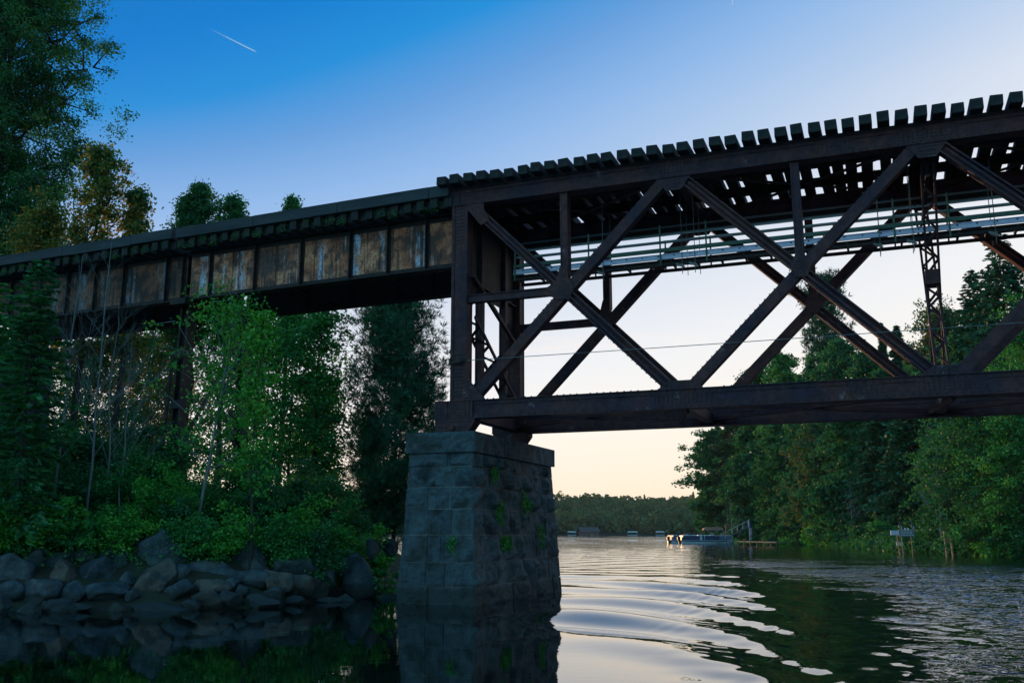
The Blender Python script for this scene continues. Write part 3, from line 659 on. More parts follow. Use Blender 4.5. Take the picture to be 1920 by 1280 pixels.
n_ = len(V); y0 = ys[0]; xm = y0 * az[-1]                    # calm water round and behind the fine part
V = np.concatenate([V, [(-xm, -400, 0), (xm, -400, 0)]]); me = mesh_np('water', V, Q)
def water_mat():
    m, nt, bs, out = new_mat('river_water'); pos = nd(nt, 'ShaderNodeNewGeometry').outputs['Position']
    bs.inputs['Base Color'].default_value = (.002, .006, .005, 1); bs.inputs['Roughness'].default_value = .012; bs.inputs['IOR'].default_value = 2.1
    sep = nd(nt, 'ShaderNodeSeparateXYZ'); nt.links.new(pos, sep.inputs[0]); X, Y, Z = sep.outputs
    edge = math_(nt, 'ADD', math_(nt, 'MULTIPLY', Y, math_(nt, 'SUBTRACT', .385, math_(nt, 'MULTIPLY', math_(nt, 'SUBTRACT', Y, 20., clamp=False), .0052))), 0.)
    edge = math_(nt, 'MAXIMUM', edge, math_(nt, 'MULTIPLY', Y, .20)); wob = math_(nt, 'MULTIPLY', math_(nt, 'SUBTRACT', tex(nt, .35, pos, 3, .6), .5), 9.)
    rgt = math_(nt, 'MULTIPLY', math_(nt, 'SUBTRACT', math_(nt, 'ADD', X, wob), edge), .38, clamp=True)     # churned water of the boat wake
    n2 = ramp(nt, tex(nt, .22, pos, 3, .6, (.6, 1.2, 1), (3, 1, 0)), [(.38, .22), (.56, 1.)])
    chop = math_(nt, 'MULTIPLY', math_(nt, 'MULTIPLY', rgt, n2), ramp(nt, math_(nt, 'MULTIPLY', Y, .01), [(.45, 1.), (.62, .3), (.72, .02)]))
    far = math_(nt, 'MULTIPLY', ramp(nt, math_(nt, 'MULTIPLY', Y, .002), [(.075, 0.), (.16, .35), (.5, 1.)]), ramp(nt, tex(nt, .04, pos, 4, .6, (1, .4, 1)), [(.42, .3), (.6, 1.)]))
    amp = math_(nt, 'ADD', math_(nt, 'ADD', chop, math_(nt, 'MULTIPLY', far, .30)), .006)
    h1 = tex(nt, 2.3, pos, 1.5, .5, (1, 1.3, 1)); h2 = tex(nt, 8., pos, 1., .5, (1, 1.2, 1))
    h = math_(nt, 'MULTIPLY', math_(nt, 'ADD', h1, math_(nt, 'MULTIPLY', h2, .30)), amp)
    bump(nt, h, 1., .19, bs)
    return m
M['water'] = water_mat()
link('water', me, M['water'], smooth=True, kind='structure')
MB().raw([(-xm * 80, -400, -.012), (xm * 80, -400, -.012), (xm * 80, y0 + .1, -.012), (-xm * 80, y0 + .1, -.012)], [(0, 1, 2, 3)]).build('water', M['water'], kind='structure')
# ------------------------------------------------------------------ boulders
def boulder_mesh(seed, sx, sy, sz, peak=0., px=.0, facets=9, rough=.10):
    r = random.Random(seed); import bmesh
    bm = bmesh.new(); bmesh.ops.create_icosphere(bm, subdivisions=4, radius=1)
    pl = []
    for k in range(facets):
        v = Vector((r.gauss(0, 1), r.gauss(0, 1), r.gauss(0, .8))).normalized(); pl.append((v, r.uniform(.48, .82)))
    for v in bm.verts:
        p = v.co.copy()
        for n, d in pl:
            e = p.dot(n) - d
            if e > 0: p -= n * e * .93
        q = p * 1.0
        q += v.co * (.06 * mnoise.noise(p * 1.6 + Vector((seed, 0, 0))) + rough * .75 * mnoise.noise(p * 3.4 + Vector((0, seed, 0))) - .10 * max(0, .12 - abs(mnoise.noise(p * 1.3 + Vector((0, 0, seed))))) + .02 * mnoise.noise(p * 13))
        if peak and q.z > -.2:
            f = max(0, q.z + .2); q.x = q.x * (1 - peak * min(f, 1) * .75) + px * f; q.y *= 1 - peak * .4 * min(f, 1)
        v.co = Vector((q.x * sx * 1.1, q.y * sy * 1.1, q.z * sz * 1.15))
    me = bpy.data.meshes.new('boulder'); bm.to_mesh(me); bm.free(); return me
BO = [  # px, py, w, h (photo pixels), peak, lean, brown, label
 (20,1076,66,56,0,0,0,'large dark boulder at the left end of the boulder row, upper tier'),
 (14,1112,46,34,0,0,0,'low rounded boulder under the large dark one at the left end'),
 (60,1060,54,42,0,0,0,'mossy dim boulder under the shrubs, second from the left in the upper tier'),
 (107,1056,58,30,.1,.2,0,'tilted slab with a pale upper edge under the left shrubs'),
 (113,1082,60,46,.15,0,1,'brownish rounded boulder below the tilted pale-edged slab'),
 (74,1114,72,48,0,0,0,'wide dark boulder with a pale speckled shoulder near the left waterline'),
 (135,1116,50,40,.1,0,0,'rounded boulder dotted with white lichen on its top, near the left waterline'),
 (112,1137,58,36,.5,.1,0,'dark wedge-shaped rock at the waterline below the white-dotted boulder'),
 (50,1144,42,26,0,0,0,'small round wet rock in the water, left of the dark wedge'),
 (4,1138,30,34,0,0,0,'wet dark rock at the left edge of the water'),
 (158,1046,34,36,.2,0,0,'small dim stone wedged under leaves left of the mottled boulder'),
 (202,1042,60,40,.25,.2,0,'mottled pinkish-grey boulder just left of the tallest peaked boulder'),
 (178,1078,76,48,.1,0,0,'bluish speckled boulder in the middle tier, left of the pointed one'),
 (197,1112,76,46,0,0,0,'wide black-based boulder at the waterline, left of the pointed boulder'),
 (222,1060,34,30,0,0,0,'small smooth stone in front of the tallest peaked boulder at its left foot'),
 (241,1092,28,30,0,0,0,'little stone squeezed beside the pointed boulder'),
 (292,1046,118,92,.62,.12,0,'tallest peaked blue-grey boulder with pale streaks, above the rest'),
 (257,1030,36,26,.2,0,0,'small shadowed stone behind the left shoulder of the tallest boulder'),
 (280,1094,94,78,.55,.28,1,'pointed boulder with a pale brown lower face, in front of the tallest one'),
 (336,1082,38,34,0,0,0,'rounded lichen-flecked stone right of the pointed boulder'),
 (332,1110,62,42,.15,0,0,'dark squarish boulder with a speckled rim, right of the pointed boulder'),
 (398,1073,98,32,.1,-.1,0,'long flat slab lying between the tallest boulder and the cracked one'),
 (392,1104,74,32,.3,0,1,'angular pale-topped slab in the middle of the shore'),
 (387,1126,62,34,.0,0,1,'broad brown wet block under the angular pale-topped slab'),
 (300,1146,122,24,.15,0,0,'long low rock barely above the water in the centre of the row'),
 (218,1141,30,20,.3,0,1,'tiny triangular light brown rock in the water'),
 (156,1138,30,13,0,0,0,'tiny flat wet rock right of the dark wedge'),
 (432,1124,62,28,.1,0,0,'flat bluish rock at the waterline, right of the broad brown block'),
 (467,1050,66,56,.0,0,0,'upper half of the tall cracked blue-grey boulder, under the shrubs'),
 (466,1084,58,38,-.4,.1,0,'lower split half of the tall cracked boulder, tapering downwards'),
 (540,1062,92,58,.15,-.2,0,'big smooth boulder with a pale horizontal streak, right part of the row'),
 (515,1091,56,44,.1,0,1,'light brown rounded boulder in front of the big smooth one'),
 (577,1102,62,52,.05,0,1,'squat boulder with a pinkish patch, right of the light brown one'),
 (673,1090,72,72,.3,-.1,0,'big lichen-ringed boulder standing alone near the pier'),
 (698,1027,34,42,0,0,0,'upright dark boulder on the grassy bank above the lichen-ringed one'),
 (486,1130,58,28,.1,0,0,'smooth wet rock at the waterline under the light brown boulder'),
 (512,1117,44,26,.2,0,0,'small wedge rock tucked under the light brown boulder'),
 (645,1125,34,20,.5,0,0,'small pointed rock at the water left of the lichen-ringed boulder'),
 (616,1128,44,12,0,0,0,'thin low rock just breaking the water between the last two big boulders'),
 (722,1122,46,20,.2,0,0,'low rock beside the foot of the stone pier'),
 (640,1064,34,28,.1,0,0,'half hidden stone behind the lichen-ringed boulder, under twigs'),
 (455,1106,30,16,0,0,0,'little round stone below the cracked boulder'),
 (360,1136,40,18,.1,0,0,'small wet rock between the long low rock and the broad brown block'),
 (130,1020,36,28,0,0,0,'dim boulder up among the left shrubs'),
 (463,968,40,24,0,0,0,'grey boulder showing through the shrubs high on the bank'),
 (733,1026,28,30,0,0,0,'dark stone on the bank against the pier side'),
 (610,1086,40,34,0,0,0,'shadowed stone behind the squat pink-patched boulder'),
 (88,1135,24,18,0,0,0,'very small wet stone between the round rock and the wedge'),
 (246,1118,26,20,0,0,0,'small dark stone filling the gap below the pointed boulder at its left'),
 (430,1098,34,22,0,0,0,'small slanted stone between the pale slab and the cracked boulder'),
 (556,1126,36,14,0,0,0,'thin wet stone under the squat pink-patched boulder')]
def shoreY(px): return float(np.interp(px, [0, 300, 500, 600, 700, 760], [21.4, 22.3, 22.9, 24.6, 26.2, 27.]))
for i, (px, py, w_, h_, pk, ln, br, lb) in enumerate(BO):
    S = shoreY(px); k = (H0 - py) / 1825.6
    d = (CH + .5 * S) / (.5 - k) if py < 1000 or True else S
    d = max(d, S - 1.2)
    if py < 1000: d = S + 4.2
    c = at(px, py, d); hw = w_ / 1825.6 * d / 2 * 1.14; hh = h_ / 1825.6 * d / 2 * 1.16
    me = boulder_mesh(i * 3 + 1, hw, (hw + hh) * .5, hh * 1.08, pk, ln, 10 + i % 5)
    link('boulder', me, M['boulder_brown' if br else 'boulder'], None, (c[0], c[1] + hw * .25, c[2]), smooth=True, label=lb, cat='boulder', group='boulders along the left shore')
# ------------------------------------------------------------------ plants
def tubes_mesh(lst, n=5):
    mb = MB()
    for pts, r0, r1 in lst:
        k = len(pts); mb.tube(pts, [r0 + (r1 - r0) * i / (k - 1) for i in range(k)], n, cap=False)
    me = bpy.data.meshes.new('wood'); me.from_pydata(mb.v, [], mb.f); me.update(); return me
def trunk_line(rr, H, bend, n=9, lean=(0, 0)):
    z = np.linspace(0, H, n); o = np.cumsum(rr.normal(0, bend, (n, 2)) * H / n, 0); o -= o[0]
    p = np.stack([o[:, 0] + lean[0] * z, o[:, 1] + lean[1] * z, z], 1); return p
def on_line(p, z):
    return np.array([np.interp(z, p[:, 2], p[:, 0]), np.interp(z, p[:, 2], p[:, 1]), z])
def broadleaf(seed, H, R, cb=.25, nl=26, tw=7, k=55, ls=.12, top=.5, lean=(0, 0), bend=.06, thick=.012, sig=.42, spread=1., clumpf=1.):
    """trunk + limbs + twigs; leaves gather round the twig ends so that gaps stay open"""
    rr = np.random.default_rng(seed); tp = trunk_line(rr, H * .95, bend, lean=lean); wood = [(tp, H * thick, H * .002)]; C = []
    for i in range(nl):
        u = (i + rr.uniform(0, 1)) / nl; t = cb + (1 - cb) * u * .97; s = on_line(tp, H * .95 * t)
        prof = np.sqrt(max(.04, 1 - ((u - (1 - top)) / (top if u > 1 - top else 1.25 * (1 - top) + .2)) ** 2))
        L = R * prof * rr.uniform(.7, 1.15); az_ = i * 2.4 + rr.normal(0, .35); el = rr.uniform(.15, .65) + u * .7
        d = np.array([math.cos(az_) * math.cos(el), math.sin(az_) * math.cos(el), math.sin(el)])
        p1 = s + d * L * .45 + (0, 0, .04 * L); p2 = s + d * L * .8 * spread + rr.normal(0, .05 * L, 3) + (0, 0, .10 * L)
        wood.append(([s, p1, p2], H * thick * .32 * (1 - u * .6), H * .0012))
        for j in range(tw):
            f = rr.uniform(.25, 1.12); b = s + (p2 - s) * f; off = rr.normal(0, 1, 3) * L * (.16 + .14 * (1 - f)) ; e = b + off + (0, 0, .03 * L)
            if j % 2 == 0: wood.append(([b, e], H * .0018, H * .0006))
            kk = int(k * rr.uniform(.45, 1.5)); sg = sig * rr.uniform(.6, 1.25) * clumpf
            C.append(e + rr.normal(0, 1, (kk, 3)) * (sg, sg, sg * .62))
    C = np.concatenate(C); return wood, leaf_mesh(rr, C, ls, ls * .7, flat=.25)
def spruce(seed, H, R, cb=.08, dz=.42, nb=6, k=22, ls=.35, droop=.35, ragged=.25, pw=.85, thick=.011):
    rr = np.random.default_rng(seed); tp = trunk_line(rr, H, .006); wood = [(tp, H * thick, .01)]; C = []; D = []
    z = H * cb; i = 0
    while z < H * .985:
        t = (z - H * cb) / (H * (1 - cb)); L0 = R * (1 - t) ** pw * (.55 + .45 * min(1, t * 8 + .3)) + .12
        m = nb if t < .85 else 4; a0 = rr.uniform(0, 6.28); s = on_line(tp, z)
        for j in range(m):
            L = L0 * rr.uniform(1 - ragged * 1.6, 1 + ragged); az_ = a0 + 6.283 * j / m + rr.normal(0, .2); h = np.array([math.cos(az_), math.sin(az_), 0]); sd_ = np.array([-h[1], h[0], 0])
            dr = droop * rr.uniform(.6, 1.3) * (1 - .9 * t)
            if i % 2 == 0: wood.append(([s, s + h * L * .55 - (0, 0, dr * L * .35), s + h * L * .95 - (0, 0, dr * L * .6)], .012 + .02 * (1 - t) * H / 20, .005))
            n = max(5, int(k * L / R * 1.3)); f = rr.uniform(.12, 1.03, n) ** .8
            w_ = L * .26 * (1.05 - f) * rr.normal(0, 1, n)
            P = s + h * (L * f)[:, None] + sd_ * w_[:, None]; P[:, 2] += -dr * L * f ** 1.2 * .62 + rr.normal(0, .03, n) * L - np.abs(w_) * .25
            dd = h + sd_ * np.sign(w_)[:, None] * .8 + rr.normal(0, .25, (n, 3)); dd[:, 2] -= .35 * dr / .35
            C.append(P); D.append(dd)
        z += dz * rr.uniform(.75, 1.25) * (1.1 - .55 * t); i += 1
    C = np.concatenate(C); D = np.concatenate(D); return wood, leaf_mesh(rr, C, ls, ls * .42, D, .1)
def white_pine(seed, H, R, cb=.3, nw=15, nb=5, tuft=9, needles=16, nl=.2, up=.35, wd=.018, thick=.012, prof=lambda u: (1 - u) ** .6 * (.5 + min(u * 3, .5))):
    """irregular layers of up-swept branches that end in needle tufts"""
    rr = np.random.default_rng(seed); tp = trunk_line(rr, H, .01); wood = [(tp, H * thick, .015)]; C = []; D = []
    for i in range(nw):
        u = (i + rr.uniform(-.2, .2)) / nw; z = H * (cb + (1 - cb) * max(u, 0) * .98)
        for j in range(nb):
            L = (R * prof(max(u, 0)) + .15) * rr.uniform(.55, 1.2); az_ = rr.uniform(0, 6.283); h = np.array([math.cos(az_), math.sin(az_), 0])
            s = on_line(tp, min(z + rr.normal(0, .12), H * .99)); e = up * rr.uniform(.4, 1.4) + u * .9
            mid = s + h * L * .5 + (0, 0, e * L * .3); end = s + h * L * .92 + (0, 0, e * L)
            wood.append(([s, mid, end], .01 + .0016 * H * (1 - u), .006))
            for q in range(tuft):
                f = rr.uniform(.3, 1.); b = (mid + (end - mid) * (f - .5) * 2) if f > .5 else s + (mid - s) * f * 2
                o = rr.normal(0, 1, 3) * L * .17 * (1.2 - f * .5); tip = b + o * (1, 1, .5) + (0, 0, .08 * L)
                tips = tip + rr.normal(0, 1, (3, 3)) * nl * .8
                wood.append(([b, tip], .008, .004))
                for tt in tips:
                    dd = rr.normal(0, 1, (needles, 3)) + (tip - b) / (np.linalg.norm(tip - b) + .01) * .7 + (0, 0, .6)
                    dd = unit(dd); C.append(tt + dd * nl * .5); D.append(dd)
    C = np.concatenate(C); D = np.concatenate(D); return wood, leaf_mesh(rr, C, nl, wd, D, 0)
def plant(name, px, Y, parts, leaf, label, cat='tree', group=None, z=None, bark='bark', crown='crown', x=None, rz=0, stem='trunk'):
    xx = at(px, H0, Y)[0] if x is None else x
    if z is None: z = float((hL if xx < at(1045, H0, Y)[0] else hR)(np.array([xx]), np.array([Y]))[0]) - .12
    t_ = empty(name, (xx, Y, z), rz, label=label, cat=cat, group=group)
    wood, lm = parts
    if wood: link(stem, tubes_mesh(wood), M[bark], t_, smooth=True)
    if lm is not None: link(crown, lm, M[leaf], t_)
    return t_
def ht(px, py, Y, floor=None):       # height of a tree whose top is seen at a pixel
    c = at(px, py, Y); z = c[2]; xx = at(px, H0, Y)[0]
    b = float((hL if xx < at(1045, H0, Y)[0] else hR)(np.array([xx]), np.array([Y]))[0]); return z - b + .1
TL = 'trees on the left bank'; TR = 'trees on the right bank'
# left bank, near
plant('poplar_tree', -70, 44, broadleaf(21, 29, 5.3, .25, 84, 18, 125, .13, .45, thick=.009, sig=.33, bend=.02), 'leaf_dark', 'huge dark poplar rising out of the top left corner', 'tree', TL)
plant('poplar_tree', 128, 37.5, broadleaf(22, ht(128, 275, 37.5) * 1.03, 1.55, .35, 30, 8, 52, .15, .5, sig=.24, lean=(-.03, 0)), 'leaf_gold', 'golden sunlit tree behind the left end of the bridge, beside the huge poplar', 'tree', TL)
plant('poplar_tree', 205, 38, broadleaf(23, ht(205, 345, 38) * 1.03, .85, .4, 28, 8, 44, .15, .5, sig=.2), 'leaf_gold', 'slim golden-edged tree top, right next to the golden sunlit one', 'tree', TL)
plant('poplar_tree', 25, 38.5, broadleaf(24, ht(25, 370, 38.5), 2.0, .3, 30, 8, 50, .15, .5, sig=.26), 'leaf_gold', 'golden tree at the left edge showing below the huge poplar crown', 'tree', TL)
for (px, top, R, sd_, lb) in ((290, 375, .95, 31, 'narrow leafy tree top behind the girders, leftmost of the close group of three'), (338, 352, 1.1, 32, 'tallest of the group of three tree tops behind the girders'), (402, 378, 1.35, 33, 'broadest of the group of three tree tops behind the girders'), (506, 372, .32, 34, 'single small leafy tip poking above the girder span')):
    plant('young_tree', px, 46, broadleaf(sd_, ht(px, top, 46) * 1.06, R * 1.2, .5, 40, 9, 46, .14, .6, sig=.2, thick=.009), 'leaf_teal', lb, 'tree', TL)
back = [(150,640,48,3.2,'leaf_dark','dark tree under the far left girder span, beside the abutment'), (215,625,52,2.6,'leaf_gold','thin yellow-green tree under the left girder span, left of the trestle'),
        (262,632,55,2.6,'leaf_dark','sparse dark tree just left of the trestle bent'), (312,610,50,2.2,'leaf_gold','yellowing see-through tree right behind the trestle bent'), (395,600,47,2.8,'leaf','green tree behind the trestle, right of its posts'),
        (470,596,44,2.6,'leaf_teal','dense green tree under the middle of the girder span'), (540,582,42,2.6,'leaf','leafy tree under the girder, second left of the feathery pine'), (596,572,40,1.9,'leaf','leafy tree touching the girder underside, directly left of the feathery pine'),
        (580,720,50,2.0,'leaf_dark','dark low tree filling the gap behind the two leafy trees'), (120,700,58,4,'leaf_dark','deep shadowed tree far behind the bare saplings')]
for i, (px, top, Y_, R, lf, lb) in enumerate(back):
    plant('leafy_tree', px, Y_, broadleaf(40 + i, ht(px, top, Y_), R, .18, 32, 8, 40, .15, .5, sig=.27, thick=.009), lf, lb, 'tree', TL)
plant('white_pine', 738, 40, white_pine(61, ht(738, 548, 40), 2.7, .10, 24, 6, 10, 17, .34, .34, .03, .009, lambda u: (1 - u) ** .38 * (.6 + min(u * 2, .4))), 'needle', 'feathery pine standing against the sky just left of the pier', 'tree', TL)
plant('young_pine', 690, 42, white_pine(62, ht(690, 800, 42), 1.1, .05, 13, 5, 8, 12, .32, .3, .024), 'needle', 'short dark pine left of the feathery pine trunk', 'tree', TL)
plant('young_pine', 800, 44, white_pine(63, ht(800, 800, 44), 1.5, .05, 11, 5, 7, 11, .32, .3, .024), 'needle', 'small pine peeking out right behind the pier top', 'tree', TL)
plant('hemlock_tree', 25, 23.6, spruce(64, ht(25, 478, 23.6), 1.35, .05, .26, 7, 40, .2, .5, .35, .6), 'leaf_dark', 'dark drooping evergreen at the left edge in front of the girder', 'tree', TL)
plant('hemlock_tree', -60, 25.5, spruce(65, ht(-60, 520, 25.5), 1.9, .05, .3, 7, 44, .24, .5, .3, .6), 'leaf', 'second dark evergreen, cut by the left edge of the view', 'tree', TL)
# bare pale saplings
def bare(seed, H, spread=.5, nb=14, r0=.045):
    rr = np.random.default_rng(seed); tp = trunk_line(rr, H, .07, 10); wood = [(tp, r0, .006)]
    def grow(s, d, L, r, lv):
        e1 = s + d * L * .5 + rr.normal(0, .03, 3) * L; e = s + d * L + (0, 0, .12 * L) + rr.normal(0, .06, 3) * L
        wood.append(([s, e1, e], r, r * .3))
        if lv:
            for _ in range(4):
                f = rr.uniform(.25, .95); grow(s + (e - s) * f, unit((d + rr.normal(0, .5, 3) + (0, 0, .25))[None])[0], L * rr.uniform(.3, .6), r * .5, lv - 1)
    for i in range(nb):
        u = .25 + .7 * i / nb; a_ = i * 2.4 + rr.normal(0, .4); d = unit(np.array([[math.cos(a_) * spread, math.sin(a_) * spread, rr.uniform(.5, 1)]]))[0]
        grow(on_line(tp, H * u), d, H * .34 * (1.15 - u), r0 * .42 * (1.1 - u), 2)
    return wood
for i, (px, top, Y_, lb) in enumerate(((92, 480, 25.4, 'bare pale sapling, leftmost of the leafless ones in front of the girder'), (160, 455, 25.6, 'bare pale sapling with upswept forks, right of the leftmost one'), (222, 640, 25.6, 'low bare sapling leaning right below the girder span'), (196, 560, 26.0, 'thin grey leafless sapling between the upswept and the leaning one'))):
    plant('bare_sapling', px, Y_, (bare(70 + i, ht(px, top, Y_), .55, 15, .042 if i < 2 else .028), None), None, lb, 'sapling', 'bare saplings on the left bank', bark='pale_bark')
plant('young_birch', 366, 25.6, broadleaf(81, ht(440, 590, 25.6), 2.1, .30, 22, 7, 24, .10, .45, sig=.17, lean=(.10, 0), bend=.03, thick=.0085), 'leaf_bright', 'slender pale-trunked young tree with layered bright leaves in front of the trestle', 'tree', TL, bark='pale_bark')
plant('young_birch', 470, 24.6, broadleaf(82, ht(478, 570, 24.6), .75, .3, 16, 6, 26, .11, .5, sig=.16, thick=.006), 'leaf_bright', 'thin bright sapling reaching up to the girder underside', 'tree', TL)
# shrubs
def shrub(seed, R, H, k=2600, ls=.10, stems=9):
    rr = np.random.default_rng(seed); wood = []; C = []
    for i in range(stems):
        a_ = rr.uniform(0, 6.28); q = R * rr.uniform(.1, .95); e = np.array([math.cos(a_) * q, math.sin(a_) * q, H * rr.uniform(.5, 1.0) * math.sqrt(max(.1, 1 - (q / R) ** 2 * .8))])
        wood.append(([np.zeros(3), e * (.4, .4, .55), e], .022, .005))
        for j in range(7):
            b = e * rr.uniform(.35, 1.08) + rr.normal(0, 1, 3) * R * .2; b[2] = max(b[2], .08); n = int(k / stems / 7 * rr.uniform(.4, 1.6)); C.append(b + rr.normal(0, 1, (n, 3)) * (R * .13, R * .13, R * .075))
    return wood, leaf_mesh(rr, np.concatenate(C), ls, ls * .62, flat=.45)
SH = [ # px, top py, Y, R, leaf, label
 (18,905,22.8,1.0,'leaf_bright','bright low shrub at the left edge just above the boulders'), (95,930,23.0,.85,'leaf_bright','small bright shrub above the tilted pale-edged slab'), (165,960,23.3,.75,'leaf','low dull shrub above the mottled boulder'),
 (232,945,23.6,.8,'leaf_bright','yellow-green shrub left behind the tallest boulder'), (372,955,23.6,.9,'leaf','dark green shrub right of the tallest boulder, down to the flat slab'), (440,945,23.8,.8,'leaf_bright','bright shrub above the cracked boulder'),
 (520,950,24.2,.9,'leaf','rounded shrub above the big smooth boulder'), (590,965,24.6,.8,'leaf_teal','bluish shrub between the big smooth boulder and the twiggy one'),
 (45,850,24.8,1.3,'leaf','tall shrub at the left edge in the upper row, under the bare sapling'), (140,860,25.0,1.2,'leaf_teal','bluish shrub at the foot of the upswept bare sapling'), (235,850,25.2,1.25,'leaf','full shrub in the upper row, left of the trestle foot'),
 (318,862,24.6,1.1,'leaf_bright','bright shrub below the trestle, beside the pale young trunk'), (405,850,25.6,1.2,'leaf','shrub in the upper row right of the pale young trunk'), (488,872,25.8,1.15,'leaf_teal','dense shrub in the middle of the bank below the girder'),
 (565,905,26.2,1.1,'leaf_bright','bright rounded shrub in the upper row, left of the pine shadow'), (640,950,27.0,.85,'leaf','last full shrub toward the dirt path by the pier'), (270,900,24.2,1.0,'leaf_bright','bright shrub directly above the tallest boulder'),
 (340,915,24.2,.8,'leaf_teal','small bluish shrub behind the right shoulder of the tallest boulder'), (-20,870,24.,1.2,'leaf','shrub cut off by the left edge of the view'), (722,1050,26.3,.55,'leaf','grassy tuft of leaves between the lichen-ringed boulder and the pier'),
 (700,985,28.5,.6,'leaf_bright','light green tuft on the grass before the dirt path'), (90,800,27.5,1.5,'leaf_teal','tall back-row thicket behind the leftmost bare sapling'), (190,800,28,1.5,'leaf_dark','tall dark thicket behind the leaning bare sapling'), (470,800,28.5,1.5,'leaf_dark','tall dark thicket right of the trestle foot'),
 (560,830,29,1.4,'leaf_dark','dark back-row thicket left of the short pine'), (270,790,28.5,1.4,'leaf_dark','dark thicket hiding the trestle foot from the left'), (620,905,30,1.0,'leaf_dark','low dark thicket in front of the short pine')]
for i, (px, top, Y_, R, lf, lb) in enumerate(SH):
    Y_ += .9 if Y_ < 26.2 else .3
    H = max(.6, ht(px, top, Y_)); plant('shrub', px, Y_, shrub(100 + i, R, H, int(3400 * R * R + 900), .085 if Y_ < 27 else .11), lf, lb, 'shrub', 'shrubs on the left bank', crown='foliage', stem='stem')
# undergrowth leaves over the bank
rr = np.random.default_rng(5); n = 52000; x = rr.uniform(-20, -2, n); y = rr.uniform(21.5, 40, n); d = sdist(np.stack([x, y], 1), LEFT); k = (d > 1.7) & (rr.random(n) < np.clip(1.3 - d / 18, .25, 1)); x, y = x[k], y[k]
path = (np.abs(x + 3.9 - .12 * (y - 30)) < .5) & (y > 28) & (y < 33); x, y = x[~path], y[~path]
z = hL(x, y) + rr.uniform(0, .32, len(x)) * (1 + .8 * fbm(x, y, 1.1)).clip(.2, 2)
z = np.where((x > -5) & (y > 27), hL(x, y) + rr.uniform(0, .07, len(x)), z)
link('undergrowth', leaf_mesh(rr, np.stack([x, y, z], 1), .10, .06, flat=.3), M['leaf'], label='low leafy undergrowth covering the left bank', kind='stuff')
# small red-brown dirt ledge
p = sheet('dirt_path', np.linspace(-5.0, -3.35, 24), np.linspace(29.5, 32.0, 24), lambda x, y: hL(x, y) + .16 + .14 * fbm(x, y, .9) - 1.2 * np.clip((((x + 4.15) / .9) ** 2 + ((y - 30.8) / 1.2) ** 2) - .6, 0, 1), M['dirt'])
# ------------------------------------------------------------------ right bank trees
def far_broad(seed, H, R, cb=.06, ls=.42, nl=40, k=34, sig=None): return broadleaf(seed, H, R, cb, nl, 8, k, ls, .5, sig=sig or R * .13, thick=.010)
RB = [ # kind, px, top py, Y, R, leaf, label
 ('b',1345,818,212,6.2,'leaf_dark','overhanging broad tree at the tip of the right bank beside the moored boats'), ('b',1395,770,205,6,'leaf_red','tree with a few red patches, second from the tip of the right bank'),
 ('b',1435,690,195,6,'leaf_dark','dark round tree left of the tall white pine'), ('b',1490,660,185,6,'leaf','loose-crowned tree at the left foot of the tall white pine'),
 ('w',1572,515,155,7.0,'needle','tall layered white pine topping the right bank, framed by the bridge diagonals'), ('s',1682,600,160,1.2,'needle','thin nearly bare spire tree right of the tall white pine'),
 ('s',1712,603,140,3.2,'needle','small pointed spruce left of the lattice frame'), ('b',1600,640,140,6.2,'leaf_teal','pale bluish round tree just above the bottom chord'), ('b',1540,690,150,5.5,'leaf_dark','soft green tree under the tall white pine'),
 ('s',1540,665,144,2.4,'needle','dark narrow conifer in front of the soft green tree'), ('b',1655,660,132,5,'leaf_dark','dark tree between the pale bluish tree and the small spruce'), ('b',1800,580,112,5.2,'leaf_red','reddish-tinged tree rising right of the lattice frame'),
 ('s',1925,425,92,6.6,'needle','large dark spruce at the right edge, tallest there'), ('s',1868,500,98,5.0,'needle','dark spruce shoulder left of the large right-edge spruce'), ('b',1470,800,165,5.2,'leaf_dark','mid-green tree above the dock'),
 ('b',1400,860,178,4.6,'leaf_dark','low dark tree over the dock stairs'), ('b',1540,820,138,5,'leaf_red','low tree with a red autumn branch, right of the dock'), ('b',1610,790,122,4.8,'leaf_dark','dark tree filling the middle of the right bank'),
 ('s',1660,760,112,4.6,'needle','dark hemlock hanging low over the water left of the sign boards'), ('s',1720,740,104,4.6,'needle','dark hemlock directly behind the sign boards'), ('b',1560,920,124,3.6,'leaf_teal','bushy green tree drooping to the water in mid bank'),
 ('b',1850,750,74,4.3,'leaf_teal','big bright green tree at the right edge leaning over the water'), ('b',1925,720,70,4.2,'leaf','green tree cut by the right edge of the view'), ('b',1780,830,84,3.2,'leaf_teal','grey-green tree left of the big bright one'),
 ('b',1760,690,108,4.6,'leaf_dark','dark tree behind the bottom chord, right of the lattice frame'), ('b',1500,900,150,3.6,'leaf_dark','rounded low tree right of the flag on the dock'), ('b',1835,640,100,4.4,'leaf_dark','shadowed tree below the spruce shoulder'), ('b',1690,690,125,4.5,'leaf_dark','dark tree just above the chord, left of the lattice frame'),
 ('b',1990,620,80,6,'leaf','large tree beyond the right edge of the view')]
for i, (kd, px, top, Y_, R, lf, lb) in enumerate(RB):
    H = ht(px, top, Y_); ls = .0030 * Y_ * .8 + .04
    if kd == 'b': pr = far_broad(200 + i, H * 1.03, R * 1.12, .02, ls * 1.05, 60, int(46 * (R / 5) ** 1.2) + 12, R * .085)
    elif kd == 's': pr = spruce(200 + i, H, R * 1.1, .05, .42, 9, 60, ls * 2.1, .45, .28, .75)
    else: pr = white_pine(233, H, R, .25, 17, 5, 10, 9, .95, .28, .16, .009, lambda u: (.55 + .45 * math.sin(u * 9 + 1)) * (1 - u) ** .55 + .1)
    plant({'b': 'broadleaf_tree', 's': 'spruce_tree', 'w': 'white_pine'}[kd], px, Y_, pr, lf, lb, 'tree', TR)
